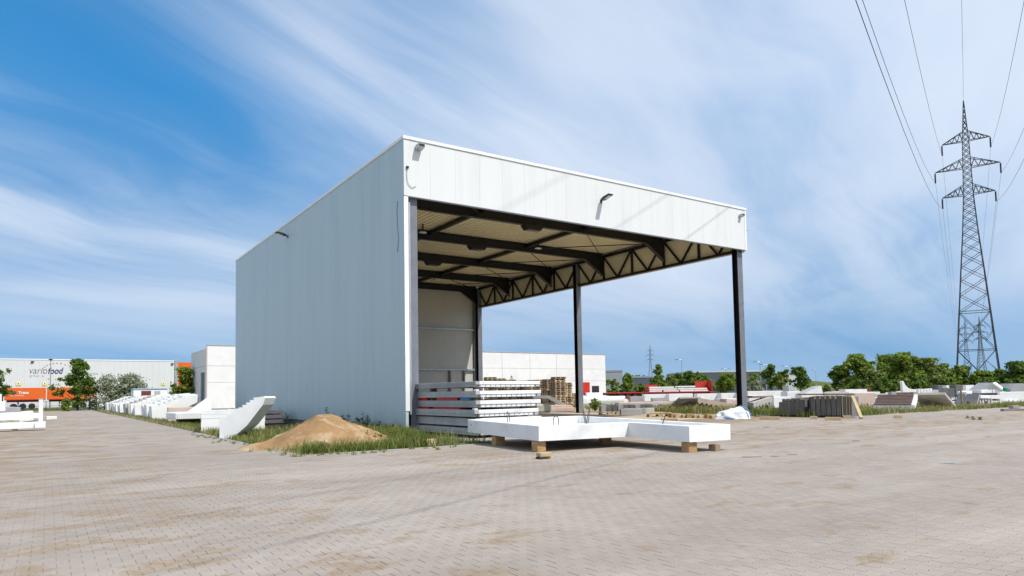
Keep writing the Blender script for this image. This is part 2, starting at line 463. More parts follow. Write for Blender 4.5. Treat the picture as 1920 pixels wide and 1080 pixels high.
# ------------------------------------------------------------------ mesh helpers
class MB:
    def __init__(s):
        s.v = []
        s.f = []
    def add(s, vs, fs):
        o = len(s.v)
        s.v += [tuple(p) for p in vs]
        s.f += [tuple(i + o for i in f) for f in fs]
        return s
    def box(s, x0, x1, y0, y1, z0, z1, M=None):
        vs = [Vector((x, y, z)) for x in (x0, x1) for y in (y0, y1) for z in (z0, z1)]
        if M is not None:
            vs = [M @ p for p in vs]
        return s.add(vs, [(0, 1, 3, 2), (4, 6, 7, 5), (0, 4, 5, 1), (2, 3, 7, 6), (0, 2, 6, 4), (1, 5, 7, 3)])
    def cbox(s, x0, x1, y0, y1, z0, z1, c=0.02, M=None):
        """box with chamfered edges"""
        C = Vector(((x0 + x1) / 2, (y0 + y1) / 2, (z0 + z1) / 2))
        h = ((x1 - x0) / 2, (y1 - y0) / 2, (z1 - z0) / 2)
        c = min(c, min(h) * 0.6)
        idx = {}
        vs = []
        for sx in (-1, 1):
            for sy in (-1, 1):
                for sz in (-1, 1):
                    sg = (sx, sy, sz)
                    for a in range(3):
                        p = Vector([sg[k] * (h[k] if k == a else h[k] - c) for k in range(3)]) + C
                        idx[(sg, a)] = len(vs)
                        vs.append(p)
        fs = []
        for a in range(3):
            b, d = (a + 1) % 3, (a + 2) % 3
            for sa in (-1, 1):
                q = []
                for sb, sd_ in ((-1, -1), (1, -1), (1, 1), (-1, 1)):
                    sg = [0, 0, 0]
                    sg[a], sg[b], sg[d] = sa, sb, sd_
                    q.append(idx[(tuple(sg), a)])
                fs.append(q)
            for sb in (-1, 1):
                for sd_ in (-1, 1):
                    def sgn(sa):
                        sg = [0, 0, 0]
                        sg[a], sg[b], sg[d] = sa, sb, sd_
                        return tuple(sg)
                    fs.append([idx[(sgn(-1), b)], idx[(sgn(1), b)], idx[(sgn(1), d)], idx[(sgn(-1), d)]])
        for sx in (-1, 1):
            for sy in (-1, 1):
                for sz in (-1, 1):
                    fs.append([idx[((sx, sy, sz), a)] for a in range(3)])
        out = []
        for f in fs:
            p0, p1, p2 = vs[f[0]], vs[f[1]], vs[f[2]]
            nrm = (p1 - p0).cross(p2 - p0)
            ctr = sum((vs[i] for i in f), Vector()) / len(f)
            out.append(f if nrm.dot(ctr - C) > 0 else f[::-1])
        if M is not None:
            vs = [M @ p for p in vs]
        return s.add(vs, out)
    def bar(s, p, q, wd, ht=None, upv=(0, 0, 1)):
        p, q = Vector(p), Vector(q)
        ht = ht or wd
        d = (q - p).normalized()
        u = Vector(upv)
        if abs(d.dot(u)) > 0.98:
            u = Vector((0, 1, 0))
        sd_ = d.cross(u).normalized()
        u = sd_.cross(d)
        vs = [e + sd_ * (a * wd / 2) + u * (b * ht / 2) for e in (p, q) for a, b in ((-1, -1), (1, -1), (1, 1), (-1, 1))]
        return s.add(vs, [(3, 2, 1, 0), (4, 5, 6, 7), (0, 1, 5, 4), (1, 2, 6, 5), (2, 3, 7, 6), (3, 0, 4, 7)])
    def tube(s, pts, r, k=6, cap=True):
        pts = [Vector(p) for p in pts]
        rs = r if isinstance(r, (list, tuple)) else [r] * len(pts)
        vs, fs = [], []
        pu = None
        for i, p in enumerate(pts):
            d = (pts[min(i + 1, len(pts) - 1)] - pts[max(i - 1, 0)]).normalized()
            u = pu if pu is not None else (Vector((0, 0, 1)) if abs(d.z) < 0.9 else Vector((1, 0, 0)))
            sd_ = d.cross(u).normalized()
            u = sd_.cross(d).normalized()
            pu = u
            for j in range(k):
                a = 2 * math.pi * j / k
                vs.append(p + sd_ * (rs[i] * math.cos(a)) + u * (rs[i] * math.sin(a)))
        for i in range(len(pts) - 1):
            for j in range(k):
                a, b = i * k + j, i * k + (j + 1) % k
                fs.append((a, b, b + k, a + k))
        if cap:
            fs.append(tuple(range(k))[::-1])
            fs.append(tuple(range((len(pts) - 1) * k, len(pts) * k)))
        return s.add(vs, fs)
    def prism(s, poly, a, b, axis='y', M=None):
        """poly in the plane across axis, extruded from a to b"""
        def P(u, v, t):
            return Vector((u, t, v)) if axis == 'y' else Vector((t, u, v)) if axis == 'x' else Vector((u, v, t))
        n = len(poly)
        vs = [P(u, v, a) for u, v in poly] + [P(u, v, b) for u, v in poly]
        if M is not None:
            vs = [M @ p for p in vs]
        fs = [tuple(range(n))[::-1], tuple(range(n, 2 * n))]
        for i in range(n):
            j = (i + 1) % n
            fs.append((i, j, j + n, i + n))
        return s.add(vs, fs)
    def mesh(s, name, material, smooth=False, fix=True):
        me = bpy.data.meshes.new(name)
        me.from_pydata([tuple(p) for p in s.v], [], s.f)
        if fix:
            bm = bmesh.new()
            bm.from_mesh(me)
            bmesh.ops.recalc_face_normals(bm, faces=bm.faces)
            bm.to_mesh(me)
            bm.free()
        if smooth:
            me.polygons.foreach_set('use_smooth', [True] * len(me.polygons))
        me.materials.append(MATS[material])
        me.update()
        return me
    def build(s, name, material, parent=None, world=False, smooth=False, fix=True):
        if world and parent is not None:
            inv = world_matrix(parent).inverted()
            s.v = [tuple(inv @ Vector(p)) for p in s.v]
        return link(name, s.mesh(name, material, smooth, fix), parent)


def world_matrix(o):
    m = Matrix.LocRotScale(o.location, o.rotation_euler, o.scale)
    return world_matrix(o.parent) @ m if o.parent else m
def link(name, data, parent=None):
    o = bpy.data.objects.new(name, data)
    COL.objects.link(o)
    if parent is not None:
        o.parent = parent
    return o
def tag(o, label=None, cat=None, group=None, kind=None):
    if label:
        o['label'] = label
    if cat:
        o['category'] = cat
    if group:
        o['group'] = group
    if kind:
        o['kind'] = kind
    return o
def thing(name, label, cat, loc=(0, 0, 0), rz=0.0, group=None, rot=None):
    o = link(name, None)
    o.empty_display_size = 0.2
    o.location = loc
    o.rotation_euler = rot if rot else (0, 0, rz)
    return tag(o, label, cat, group)
def struct(name, mb, material):
    return tag(mb.build(name, material), kind='structure')
def rotz(a, loc=(0, 0, 0)):
    return Matrix.Translation(loc) @ Matrix.Rotation(a, 4, 'Z')
def np_mesh(name, verts, faces_k, material, nv=4):
    """fast mesh of equal polygons: verts (N,3), faces are consecutive runs of nv"""
    me = bpy.data.meshes.new(name)
    n = len(verts)
    me.vertices.add(n)
    me.vertices.foreach_set('co', np.asarray(verts, dtype=np.float32).ravel())
    nf = n // nv
    me.loops.add(n)
    me.loops.foreach_set('vertex_index', np.arange(n, dtype=np.int32))
    me.polygons.add(nf)
    me.polygons.foreach_set('loop_start', np.arange(0, n, nv, dtype=np.int32))
    me.polygons.foreach_set('loop_total', np.full(nf, nv, dtype=np.int32))
    me.materials.append(MATS[material])
    me.update(calc_edges=True)
    return me
ORD = ['first', 'second', 'third', 'fourth', 'fifth', 'sixth', 'seventh', 'eighth', 'ninth', 'tenth', 'eleventh', 'twelfth', 'thirteenth', 'fourteenth', 'fifteenth', 'sixteenth',
       'seventeenth', 'eighteenth', 'nineteenth', 'twentieth', 'twenty-first', 'twenty-second', 'twenty-third', 'twenty-fourth', 'twenty-fifth', 'twenty-sixth']

def onY(px, py, Y):
    d = ray(px, py)
    return CAM + d * ((Y - CAM.y) / d.y)
def onX(px, py, X):
    d = ray(px, py)
    return CAM + d * ((X - CAM.x) / d.x)

# ================================================================== GROUND
def sheet(rects, z):
    mb = MB()
    for x0, x1, y0, y1 in rects:
        mb.add([(x0, y0, z), (x1, y0, z), (x1, y1, z), (x0, y1, z)], [(0, 1, 2, 3)])
    return mb
struct('ground', sheet([(-3000, 3000, -3000, 3000)], -0.055), 'field')
struct('yard', sheet([(0.0, 130, -4.2, 95), (-0.0, 21.2, -6.4, -4.2)], -0.032), 'yard_soil')
struct('verge', sheet([(-5.95, 0.0, -6.3, 90)], -0.004), 'verge_soil')
struct('floor', sheet([(0.14, 20.7, 0.35, 27.8)], -0.0015), 'hall_floor')
pavement = struct('pavement', sheet([(-45, -6.05, -45, 90), (-6.05, 21.2, -45, -6.4), (0.0, 21.2, -6.4, 0.35), (21.2, 110, -45, -4.2)], -0.0045), 'paving')

# single paving stones (double-T shape) where the photograph lets one tell them apart
hl, wa, wb = 0.1, 0.0825, 0.0575
poly = [(-hl, -wa), (-.065, -wa), (-.035, -wb), (.035, -wb), (.065, -wa), (hl, -wa), (hl, wa), (.065, wa), (.035, wb), (-.035, wb), (-.065, wa), (-hl, wa)]
def ring(inset, z):
    out = []
    for x, y in poly:
        out.append((x - math.copysign(inset, x) if abs(x) > .09 else x, y - math.copysign(inset, y), z))
    return out
tmpl = ring(0.0024, -0.03) + ring(0.0024, -0.003) + ring(0.0048, 0.0)
tf = []
for k in range(2):
    for i in range(12):
        j = (i + 1) % 12
        tf.append((k * 12 + i, k * 12 + j, k * 12 + 12 + j, k * 12 + 12 + i))
tf.append(tuple(range(24, 36)))
spots = []
for r in range(-176, -30):
    yc = (r + 0.5) * ROWP
    for c in range(-110, 60):
        xc = (c + 0.5) * TREAD - (0.1 if r % 2 == 0 else 0.0)
        dp = (xc - CAM.x) * fw.x + (yc - CAM.y) * fw.y
        if dp < 4.3 or dp > 17.0:
            continue
        if not (xc < -6.2 or yc < -6.55):
            continue
        la = ((xc - CAM.x) * rt0.x + (yc - CAM.y) * rt0.y)
        px = 960 + SX + F_PX * la / dp
        if px < -60 - 1200 / dp * 0.6 or px > 1980 + 1200 / dp * 0.6:
            continue
        spots.append((dp, px, xc, yc))
def in_frame(s):
    return 6.05 < s[0] and -5 < s[1] < 1925
spots.sort(key=lambda s: (not in_frame(s), s[0]))
paver_me = MB()
paver_me.v, paver_me.f = tmpl, tf
paver_me = paver_me.mesh('paver', 'paver', fix=False)
rg = random.Random(3)
for dp, px, xc, yc in spots[:300]:
    o = link('paver', paver_me, pavement)
    o.location = (xc, yc, rg.uniform(-0.0012, 0.0012))
    o.rotation_euler = (rg.uniform(-.004, .004), rg.uniform(-.004, .004), rg.uniform(-.006, .006))
rest = spots[300:]
tv = np.array(tmpl, dtype=np.float32)
NV = len(tv)
allv = np.zeros((len(rest), NV, 3), dtype=np.float32)
rr = np.random.RandomState(5)
ang = rr.uniform(-.006, .006, len(rest))
ca, sa = np.cos(ang), np.sin(ang)
cx = np.array([s[2] for s in rest]); cy = np.array([s[3] for s in rest])
tx, ty = rr.uniform(-.004, .004, len(rest)), rr.uniform(-.004, .004, len(rest))
X = tv[None, :, 0]; Y = tv[None, :, 1]
allv[:, :, 0] = ca[:, None] * X - sa[:, None] * Y + cx[:, None]
allv[:, :, 1] = sa[:, None] * X + ca[:, None] * Y + cy[:, None]
allv[:, :, 2] = tv[None, :, 2] + tx[:, None] * X + ty[:, None] * Y + rr.uniform(-.0012, .0012, len(rest))[:, None]
me = bpy.data.meshes.new('paving_stones')
nR = len(rest)
lv = np.concatenate([np.array(f) for f in tf])
lt = np.array([len(f) for f in tf])
me.vertices.add(nR * NV)
me.vertices.foreach_set('co', allv.ravel())
loops = (lv[None, :] + (np.arange(nR) * NV)[:, None]).ravel().astype(np.int32)
me.loops.add(len(loops))
me.loops.foreach_set('vertex_index', loops)
tot = np.tile(lt, nR).astype(np.int32)
me.polygons.add(len(tot))
me.polygons.foreach_set('loop_start', np.concatenate([[0], np.cumsum(tot)[:-1]]).astype(np.int32))
me.polygons.foreach_set('loop_total', tot)
me.materials.append(MATS['paver'])
me.update(calc_edges=True)
me.shade_flat()
tag(link('paving_stones', me, pavement), kind='stuff')

# edging stones between paving and verge
kerb = tag(link('kerb', None), kind='structure')
km = MB().cbox(-0.05, 0.05, 0.006, 0.994, -0.12, 0.008, 0.006).mesh('kerb_stone', 'conc_grey')
km2 = MB().cbox(0.006, 0.994, -0.05, 0.05, -0.12, 0.008, 0.006).mesh('kerb_stone', 'conc_grey')
for i in range(60):
    o = link('kerb_stone', km, kerb)
    o.location = (-6.0, -6.3 + i, rg.uniform(-.006, .004))
for i in range(6):
    o = link('kerb_stone', km2, kerb)
    o.location = (-5.95 + i, -6.35, rg.uniform(-.006, .004))
for i in range(24):
    o = link('kerb_stone', km2, kerb)
    o.location = (21.2 + i, -4.15, rg.uniform(-.006, .004))

# grassy bank far behind the yard
mb = MB()
hc = at_depth(1552, 330)
n = 40
for j in range(n + 1):
    for i in range(n + 1):
        u, v = i / n * 2 - 1, j / n * 2 - 1
        h = max(0, 1 - u * u) ** 1.5 * max(0, 1 - v * v) ** 1.2 * 5.8
        h *= 0.75 + 0.5 * noise.noise(Vector((u * 3, v * 3, 1)))
        p = hc + rt0 * (u * 60) + Vector((fw.x, fw.y, 0)) * (v * 45)
        mb.v.append((p.x, p.y, h - 0.1))
for j in range(n):
    for i in range(n):
        a = j * (n + 1) + i
        mb.f.append((a, a + 1, a + n + 2, a + n + 1))
tag(mb.build('hill', 'field', smooth=True), kind='structure')

# ================================================================== OPEN HALL
WW, LL, HT, HF = 20.7, 27.9, 11.43, 9.1
hall = thing('open_hall', 'tall open-fronted grey hall with white fascia on slim dark steel columns', 'hall', (0, 0, 0))
def panels(n, step, mesh, pos, name='wall_panel'):
    for i in range(n):
        o = link(name, mesh, hall)
        o.location = pos(i * step)
st = LL / 24
pl = MB().cbox(0.0, 0.12, 0.002, st - 0.002, 0.23, 11.3, 0.003).mesh('wall_panel', 'panel_shaded')
panels(24, st, pl, lambda t: (0, t, 0))
sf = (WW - 0.12) / 18
pf = MB().cbox(0.0015, sf - 0.0015, 0.0, 0.12, HF, 11.3, 0.003).mesh('fascia_panel', 'panel_white')
panels(18, sf, pf, lambda t: (0.0 + t, -0.003, 0), 'fascia_panel')
ps = MB().cbox(0.0, 0.1, 0.005, st - 0.005, 9.0, 11.3, 0.006).mesh('side_panel', 'panel_white')
panels(24, st, ps, lambda t: (WW - 0.1, t + 0.12 - 0.12 * t / LL, 0), 'side_panel')
pb = MB().cbox(0.005, sf - 0.005, 0.0, 0.12, 0.2, 11.3, 0.006).mesh('back_panel', 'panel_inside')
panels(18, sf, pb, lambda t: (0.12 + t * 0.99, LL - 0.125, 0), 'back_panel')
MB().box(WW - 0.135, WW - 0.105, 0.15, LL - 0.15, 9.03, 10.88).build('side_lining', 'deck', hall)
MB().box(0.125, 0.15, 0.14, LL - 0.13, 0.23, 11.2).build('wall_lining', 'panel_inside', hall)
MB().box(0.02, 0.11, 0.02, LL - 0.02, -0.05, 0.215).build('plinth', 'conc_dark', hall)
# copings and trims
MB().cbox(-0.035, 0.22, -0.04, LL + 0.04, 11.305, HT, 0.01).build('coping', 'trim_white', hall)
MB().cbox(0.225, WW + 0.04, -0.045, 0.22, 11.305, HT, 0.01).build('coping', 'trim_white', hall)
MB().cbox(WW - 0.22, WW + 0.04, 0.225, LL + 0.04, 11.305, HT, 0.01).build('coping', 'trim_white', hall)
MB().cbox(0.225, WW - 0.225, LL - 0.22, LL + 0.04, 11.305, HT, 0.01).build('coping', 'trim_white', hall)
MB().box(0.0, WW - 0.12, -0.012, 0.115, HF - 0.035, HF - 0.004).build('drip_edge', 'steel_paint', hall)
MB().cbox(WW - 0.115, WW + 0.012, -0.018, 0.118, HF - 0.03, 11.3, 0.005).build('corner_trim', 'trim_white', hall)
MB().cbox(-0.012, 0.17, -0.022, -0.004, 0.85, HF - 0.04, 0.004).build('jamb_trim', 'trim_white', hall)
MB().box(0.18, 0.245, -0.02, 0.1, 0.72, HF - 0.25).build('jamb_rail', 'galv', hall)
# roof: outer skin and profiled steel deck under it
MB().box(0.16, WW - 0.12, 0.13, LL - 0.14, 11.12, 11.16).build('roof', 'bldg_grey', hall)
mb = MB()
per = 0.30
x = 0.2
prof = []
while x < WW - 0.45:
    prof += [(x, 10.89), (x + 0.11, 10.89), (x + 0.13, 11.06), (x + 0.28, 11.06)]
    x += per
prof.append((x, 10.89))
vs, fs = [], []
for (u, v) in prof:
    vs += [(u, 0.14, v), (u, LL - 0.14, v)]
for i in range(len(prof) - 1):
    fs.append((2 * i, 2 * i + 1, 2 * i + 3, 2 * i + 2))
mb.add(vs, fs)
mb.build('roof_deck', 'deck', hall, fix=False)
# rafters with a haunch towards the open side
def rafter(y):
    m_ = MB()
    z0, z1 = 10.36, 10.885
    m_.box(0.16, 20.3, y - 0.13, y + 0.13, z1 - 0.03, z1)
    m_.box(0.16, 18.7, y - 0.13, y + 0.13, z0, z0 + 0.03)
    m_.prism([(0.16, z0 + 0.03), (18.7, z0 + 0.03), (20.3, 9.42), (20.3, z1 - 0.03), (0.16, z1 - 0.03)], y - 0.012, y + 0.012, 'y')
    m_.prism([(18.7, z0), (20.3, 9.38), (20.3, 9.42), (18.7, z0 + 0.03)], y - 0.13, y + 0.13, 'y')
    return m_
RY = (0.3, 5.6, 11.2, 16.8, 22.4, 27.5)
for y in RY:
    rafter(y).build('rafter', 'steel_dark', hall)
for xx in (6.95, 13.9):
    for a, b in zip(RY[:-1], RY[1:]):
        MB().box(xx - 0.09, xx + 0.09, a + 0.02, b - 0.02, 10.62, 10.84).build('purlin', 'steel_dark', hall)
for a, b in zip(RY[:-1], RY[1:]):
    for p, q in (((13.98, a + .1, 10.60), (20.2, b - .1, 10.60)), ((20.2, a + .1, 10.55), (13.98, b - .1, 10.55))):
        MB().tube([p, q], 0.03, 6).build('brace_rod', 'steel_dark', hall)
    MB().tube([(0.3, a + .1, 10.58), (6.9, b - .1, 10.58)], 0.03, 6).build('brace_rod', 'steel_dark', hall)
truss = MB().box(20.36, 20.52, 0.2, 27.7, 9.02, 9.16).build('truss', 'steel_dark', hall)
MB().box(20.36, 20.52, 0.2, 27.7, 10.62, 10.78).build('top_chord', 'steel_dark', truss)
yy = 0.35
k = 0
while yy < 27.3:
    ya, yb_ = yy, min(yy + 2.72, 27.5)
    ym = (ya + yb_) / 2
    if k:
        MB().bar((20.44, ya, 9.17), (20.44, ya, 10.61), 0.11, 0.11).build('post', 'steel_dark', truss)
    MB().bar((20.44, ya + .1, 10.61), (20.44, ym - .06, 9.17), 0.10, 0.10, (1, 0, 0)).build('diagonal', 'steel_dark', truss)
    MB().bar((20.44, ym + .06, 9.17), (20.44, yb_ - .1, 10.61), 0.10, 0.10, (1, 0, 0)).build('diagonal', 'steel_dark', truss)
    yy += 2.72
    k += 1
def column(x, y, wx, dy, z1, name='column', m='steel_paint'):
    c = MB()
    c.box(x - wx / 2, x + wx / 2, y + dy / 2 - 0.025, y + dy / 2, 0.02, z1)
    c.box(x - 0.012, x + 0.012, y - dy / 2 + 0.025, y + dy / 2 - 0.025, 0.02, z1)
    o = c.build(name, 'steel_dark', hall)  # near-black web paints the recess shade; front flange lighter as if sunlit
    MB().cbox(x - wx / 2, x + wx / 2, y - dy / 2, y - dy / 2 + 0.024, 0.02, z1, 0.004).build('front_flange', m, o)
    MB().cbox(x - wx / 2 - .08, x + wx / 2 + .08, y - dy / 2 - .08, y + dy / 2 + .08, -0.03, 0.02, 0.004).build('base_plate', 'steel_dark', o)
    return o
for y, z1 in ((0.42, 10.3), (14.0, 10.6), (27.35, 10.6)):
    column(20.40, y, 0.42, 0.36, z1)
column(0.47, 0.42, 0.34, 0.5, 10.3)
for z in (7.06, 3.57):
    MB().box(0.3, 20.2, LL - 0.33, LL - 0.135, z - 0.07, z + 0.07).build('girt', 'galv', hall)
for xx in (17.6, 19.0):
    MB().box(xx - 0.07, xx + 0.07, LL - 0.3, LL - 0.14, 0.0, 3.49).build('wall_post', 'steel_paint', hall)
MB().box(20.02, 20.22, LL - 0.34, LL - 0.13, 0.0, 10.3).build('wall_post', 'steel_paint', hall)

# lamps on and in the hall
def street_head(m_, L=0.62):
    m_.prism([(0, -0.02), (0.16, -0.05), (L, 0.02), (L + .04, 0.06), (L * .8, 0.12), (0.2, 0.10), (0, 0.06)], -0.11, 0.11, 'x')
def wall_lamp(label, loc, rz, group):
    t = thing('wall_lamp', label, 'lamp', loc, rz, group)
    t.scale = (0.85, 0.85, 0.85)
    # local -Y points away from the wall
    MB().cbox(-0.07, 0.07, -0.03, 0.0, -0.10, 0.10, 0.008).build('wall_plate', 'lamp_black', t)
    MB().tube([(0, -0.03, 0), (0, -0.16, 0.05)], 0.035, 8).build('arm', 'lamp_black', t)
    b = MB()
    b.prism([(-0.12, 0.03), (-0.28, 0.03), (-0.80, 0.16), (-0.84, 0.20), (-0.74, 0.25), (-0.30, 0.18), (-0.12, 0.10)], -0.13, 0.13, 'x')
    b.build('lamp_head', 'lamp_black', t)
    b = MB()
    b.prism([(-0.36, 0.046), (-0.74, 0.141), (-0.74, 0.129), (-0.36, 0.034)], -0.10, 0.10, 'x')
    b.build('lens', 'lamp_glass', t)
    return t
wall_lamp('black street-lamp head on the white fascia of the open hall', (10.08, -0.004, 10.29), 0, 'wall lamps of the hall')
wall_lamp('black street-lamp head sticking out from the grey side wall', (-0.002, 15.05, 10.55), R(-90), 'wall lamps of the hall')
def flood(label, loc, sc):
    t = thing('floodlight', label, 'floodlight', loc, 0, 'floodlights at the ends of the fascia')
    t.scale = (sc, sc, sc)
    MB().cbox(-0.10, 0.10, -0.05, 0.0, -0.08, 0.08, 0.01).build('wall_plate', 'galv', t)
    MB().prism([(-0.05, -0.10), (-0.38, -0.02), (-0.38, 0.13), (-0.05, 0.13)], -0.16, 0.16, 'x').build('housing', 'galv', t)
    MB().box(-0.14, 0.14, -0.39, -0.381, 0.0, 0.11).build('lens', 'window_dark', t)
flood('boxy grey floodlight at the tall corner of the white fascia', (0.62, -0.004, 11.02), 0.85)
flood('small grey floodlight near the far end of the white fascia', (20.2, -0.004, 10.92), 0.65)
t = thing('junction_box', 'small junction box with dangling cable at the hall corner', 'junction box', (0.14, -0.003, 10.05))
MB().cbox(-0.05, 0.05, -0.07, 0.0, 0.1, 0.19, 0.008).build('box', 'lamp_black', t)
MB().tube([(0, -0.03, 0.1), (-0.03, -0.03, -0.15), (0.0, -0.03, -0.42), (0.08, -0.03, -0.55), (0.22, -0.03, -0.62), (0.36, -0.03, -0.52)], 0.012, 5).build('cable', 'text_grey', t)
t = thing('wall_cable', 'thin loose cable hanging down the grey side wall', 'cable', (0.0, 0.55, 8.0))
MB().tube([(-0.015, 0.0, 1.0), (-0.015, 0.07, 0.6), (-0.015, 0.02, 0.0), (-0.015, -0.06, -0.5), (-0.015, 0.05, -1.0)], 0.014, 5).build('cable', 'blue_trim', t)
t = thing('antenna_bracket', 'small bracket on the far corner trim of the fascia', 'bracket', (WW + 0.012, 0.05, 10.0))
MB().bar((0, 0, 0.2), (0.22, 0, 0.24), 0.04).build('arm', 'galv', t)
MB().bar((0.1, 0, 0.22), (0.02, 0, 0.0), 0.03).build('strut', 'galv', t)
for i, y in enumerate((5.6, 11.2, 16.8)):
    t = thing('bay_lamp', 'black trapezoid lamp under the %s steel rafter from the front' % ORD[i], 'lamp', (10.25, y, 10.36), 0, 'lamps hanging from the rafters')
    MB().prism([(-0.62, -0.003), (0.62, -0.003), (0.42, -0.24), (-0.42, -0.24)], -0.22, 0.22, 'y').build('housing', 'lamp_black', t)
    MB().box(-0.36, 0.36, -0.16, 0.16, -0.252, -0.243).build('lens', 'window_dark', t)
for i, (xx, y, s) in enumerate(((5.95, 9.95, 'in the front bay by the closed side wall'), (14.07, 10.15, 'in the middle of the second bay'), (13.9, 23.5, 'in the rear bay before the back wall'))):
    t = thing('deck_lamp', 'small white lamp under the roof deck ' + s, 'lamp', (xx, y, 10.62), 0, 'small lamps under the roof deck')
    MB().box(-0.04, 0.04, -0.04, 0.04, -0.16, 0.28).build('hanger', 'lamp_black', t)
    MB().cbox(-0.2, 0.2, -0.12, 0.12, -0.23, -0.162, 0.01).build('housing', 'lamp_glass', t)

# ================================================================== CONCRETE HALL BEHIND
HY, HX0, HX1, HZ = 75.0, 6.7, 78.9, 8.55
ch = thing('concrete_hall', 'long low hall of pale concrete panels behind the open hall', 'building', (HX0, HY, 0))
zs = [0.0, 3.55, 5.8, 8.55]
pw = (HX1 - HX0) / 12
for j in range(3):
    me = MB().cbox(0.02, pw - 0.02, 0, 0.2, zs[j] + 0.015, zs[j + 1] - 0.015, 0.02).mesh('wall_panel', 'hall_conc')
    for i in range(12):
        o = link('wall_panel', me, ch)
        o.location = (i * pw, 0, 0)
for j in range(3):
    me = MB().cbox(0, 0.2, 0.02, 6.0 - 0.02, zs[j] + 0.015, zs[j + 1] - 0.3 * (j == 2) - 0.015, 0.02).mesh('side_panel', 'hall_conc')
    for i in range(2):
        if j < 2 and i == 0:
            continue
        o = link('side_panel', me, ch)
        o.location = (0.0, 0.22 + i * 6.0, 0)
MB().box(0.0, 0.2, 0.24, 1.6, 0, 5.78).build('side_panel', 'hall_conc', ch)
MB().box(0.0, 0.2, 4.6, 6.2, 0, 5.78).build('side_panel', 'hall_conc', ch)
MB().box(0.0, 0.2, 1.62, 4.58, 5.0, 5.78).build('side_panel', 'hall_conc', ch)
MB().box(0.25, HX1 - HX0 - .2, 0.22, 12.2, 0.0, 8.3).build('core', 'hall_conc', ch)
d = MB().box(0.12, 0.18, 1.65, 4.55, 0, 4.97).build('door', 'bldg_blue', ch)
MB().box(0.06, 0.115, 2.9, 3.2, 0, 4.95).build('door_leaf', 'blue_trim', d)
MB().box(-0.09, -0.004, 0.0, 0.22, 0, 8.4).build('downpipe', 'conc_pink', ch)
MB().cbox(-0.06, HX1 - HX0 + .06, -0.06, 0.24, 8.56, 8.72, 0.02).build('coping', 'conc_grey', ch)
MB().box(68.6, 70.4, -0.03, -0.004, 0.0, 2.6).build('door', 'window_dark', ch)

# ================================================================== WAREHOUSE WITH SIGNS
VY = 140.0
xr = onY(327, 677, VY).x
wh = thing('warehouse', 'long white logistics warehouse with dark lettering behind the trees', 'building', (xr, VY, 0))
MB().cbox(-120, 0, 0, 40, 0, 9.55, 0.05).build('wall', 'wh_white', wh)
MB().box(-120, 0.02, -0.06, 0.15, 9.56, 9.78).build('coping', 'trim_white', wh)
rbm = MB().box(-0.04, 0.04, -0.035, -0.001, 0.0, 9.5).mesh('cladding_rib', 'wh_white')
for k in range(46):
    o = link('cladding_rib', rbm, wh)
    o.location = (-0.6 - k * 1.2, 0, 0)
MB().cbox(0.05, 0.75, -0.12, 0.8, 0, 10.0, 0.04).build('corner_post', 'conc_grey', wh)
MB().box(0.8, 16, 1.0, 30, 0, 9.45).build('annex', 'orange', wh)
def font_mesh(text, size, shear=0.0, bold=0.0):
    c = bpy.data.curves.new('lettering', 'FONT')
    c.body = text
    c.size = size
    c.shear = shear
    c.offset = bold
    c.extrude = 0.015
    o = bpy.data.objects.new('tmp', c)
    m_ = bpy.data.meshes.new_from_object(o)
    bpy.data.objects.remove(o)
    return m_
def sign(text, x0, x1, z, Y, m_, parent, shear=0.0, bold=0.0, hscale=1.0):
    """lettering on a wall facing -Y, fitted between x0 and x1"""
    me = font_mesh(text, 1.0, shear, bold)
    xs = [v.co.x for v in me.vertices]
    s = (x1 - x0) / (max(xs) - min(xs))
    x_min = min(xs)
    for v in me.vertices:
        x_, y_, z_ = v.co
        v.co = ((x_ - x_min) * s + x0, Y - 0.02 - z_, z + y_ * s * hscale)
    inv = world_matrix(parent).inverted()
    me.transform(inv)
    me.materials.clear()
    me.materials.append(MATS[m_])
    return link('lettering', me, parent)
Y0 = VY - 0.005
def wx(px, py):
    p = onY(px, py, Y0)
    return p.x, p.z
bz = wx(88, 700.5)[1]
sign('vario', wx(55.5, 700)[0], wx(88.5, 700)[0], bz, Y0, 'text_dark', wh, 0.22, -0.012, 1.25)
sign('food', wx(90, 700)[0], wx(119, 700)[0], bz, Y0, 'navy', wh, 0.25, 0.02, 1.3)
sign('group', wx(55.5, 705)[0], wx(73, 705)[0], wx(60, 706)[1], Y0, 'text_grey', wh, 0, -0.015)
sign('logistics', wx(162, 702)[0], wx(184, 702)[0], wx(170, 702)[1], Y0, 'text_grey', wh)
sign('e', wx(-7, 700)[0], wx(2.5, 700)[0], wx(0, 700)[1], Y0, 'text_dark', wh, 0, 0.03)
for px, py in ((81, 692), (84, 688), (88.5, 685), (94, 683), (100, 681.5), (107, 681), (114.5, 681.5), (122, 684), (80, 705), (91, 710.5), (104.5, 711)):
    x_, z_ = wx(px, py)
    mb = MB()
    star = []
    for q in range(10):
        a = math.pi / 2 + q * math.pi / 5
        rad = 0.16 if q % 2 == 0 else 0.07
        star.append((x_ + rad * math.cos(a), z_ + rad * math.sin(a)))
    mb.prism(star, Y0 - 0.03, Y0, 'y')
    mb.build('star', 'text_red', wh, world=True)
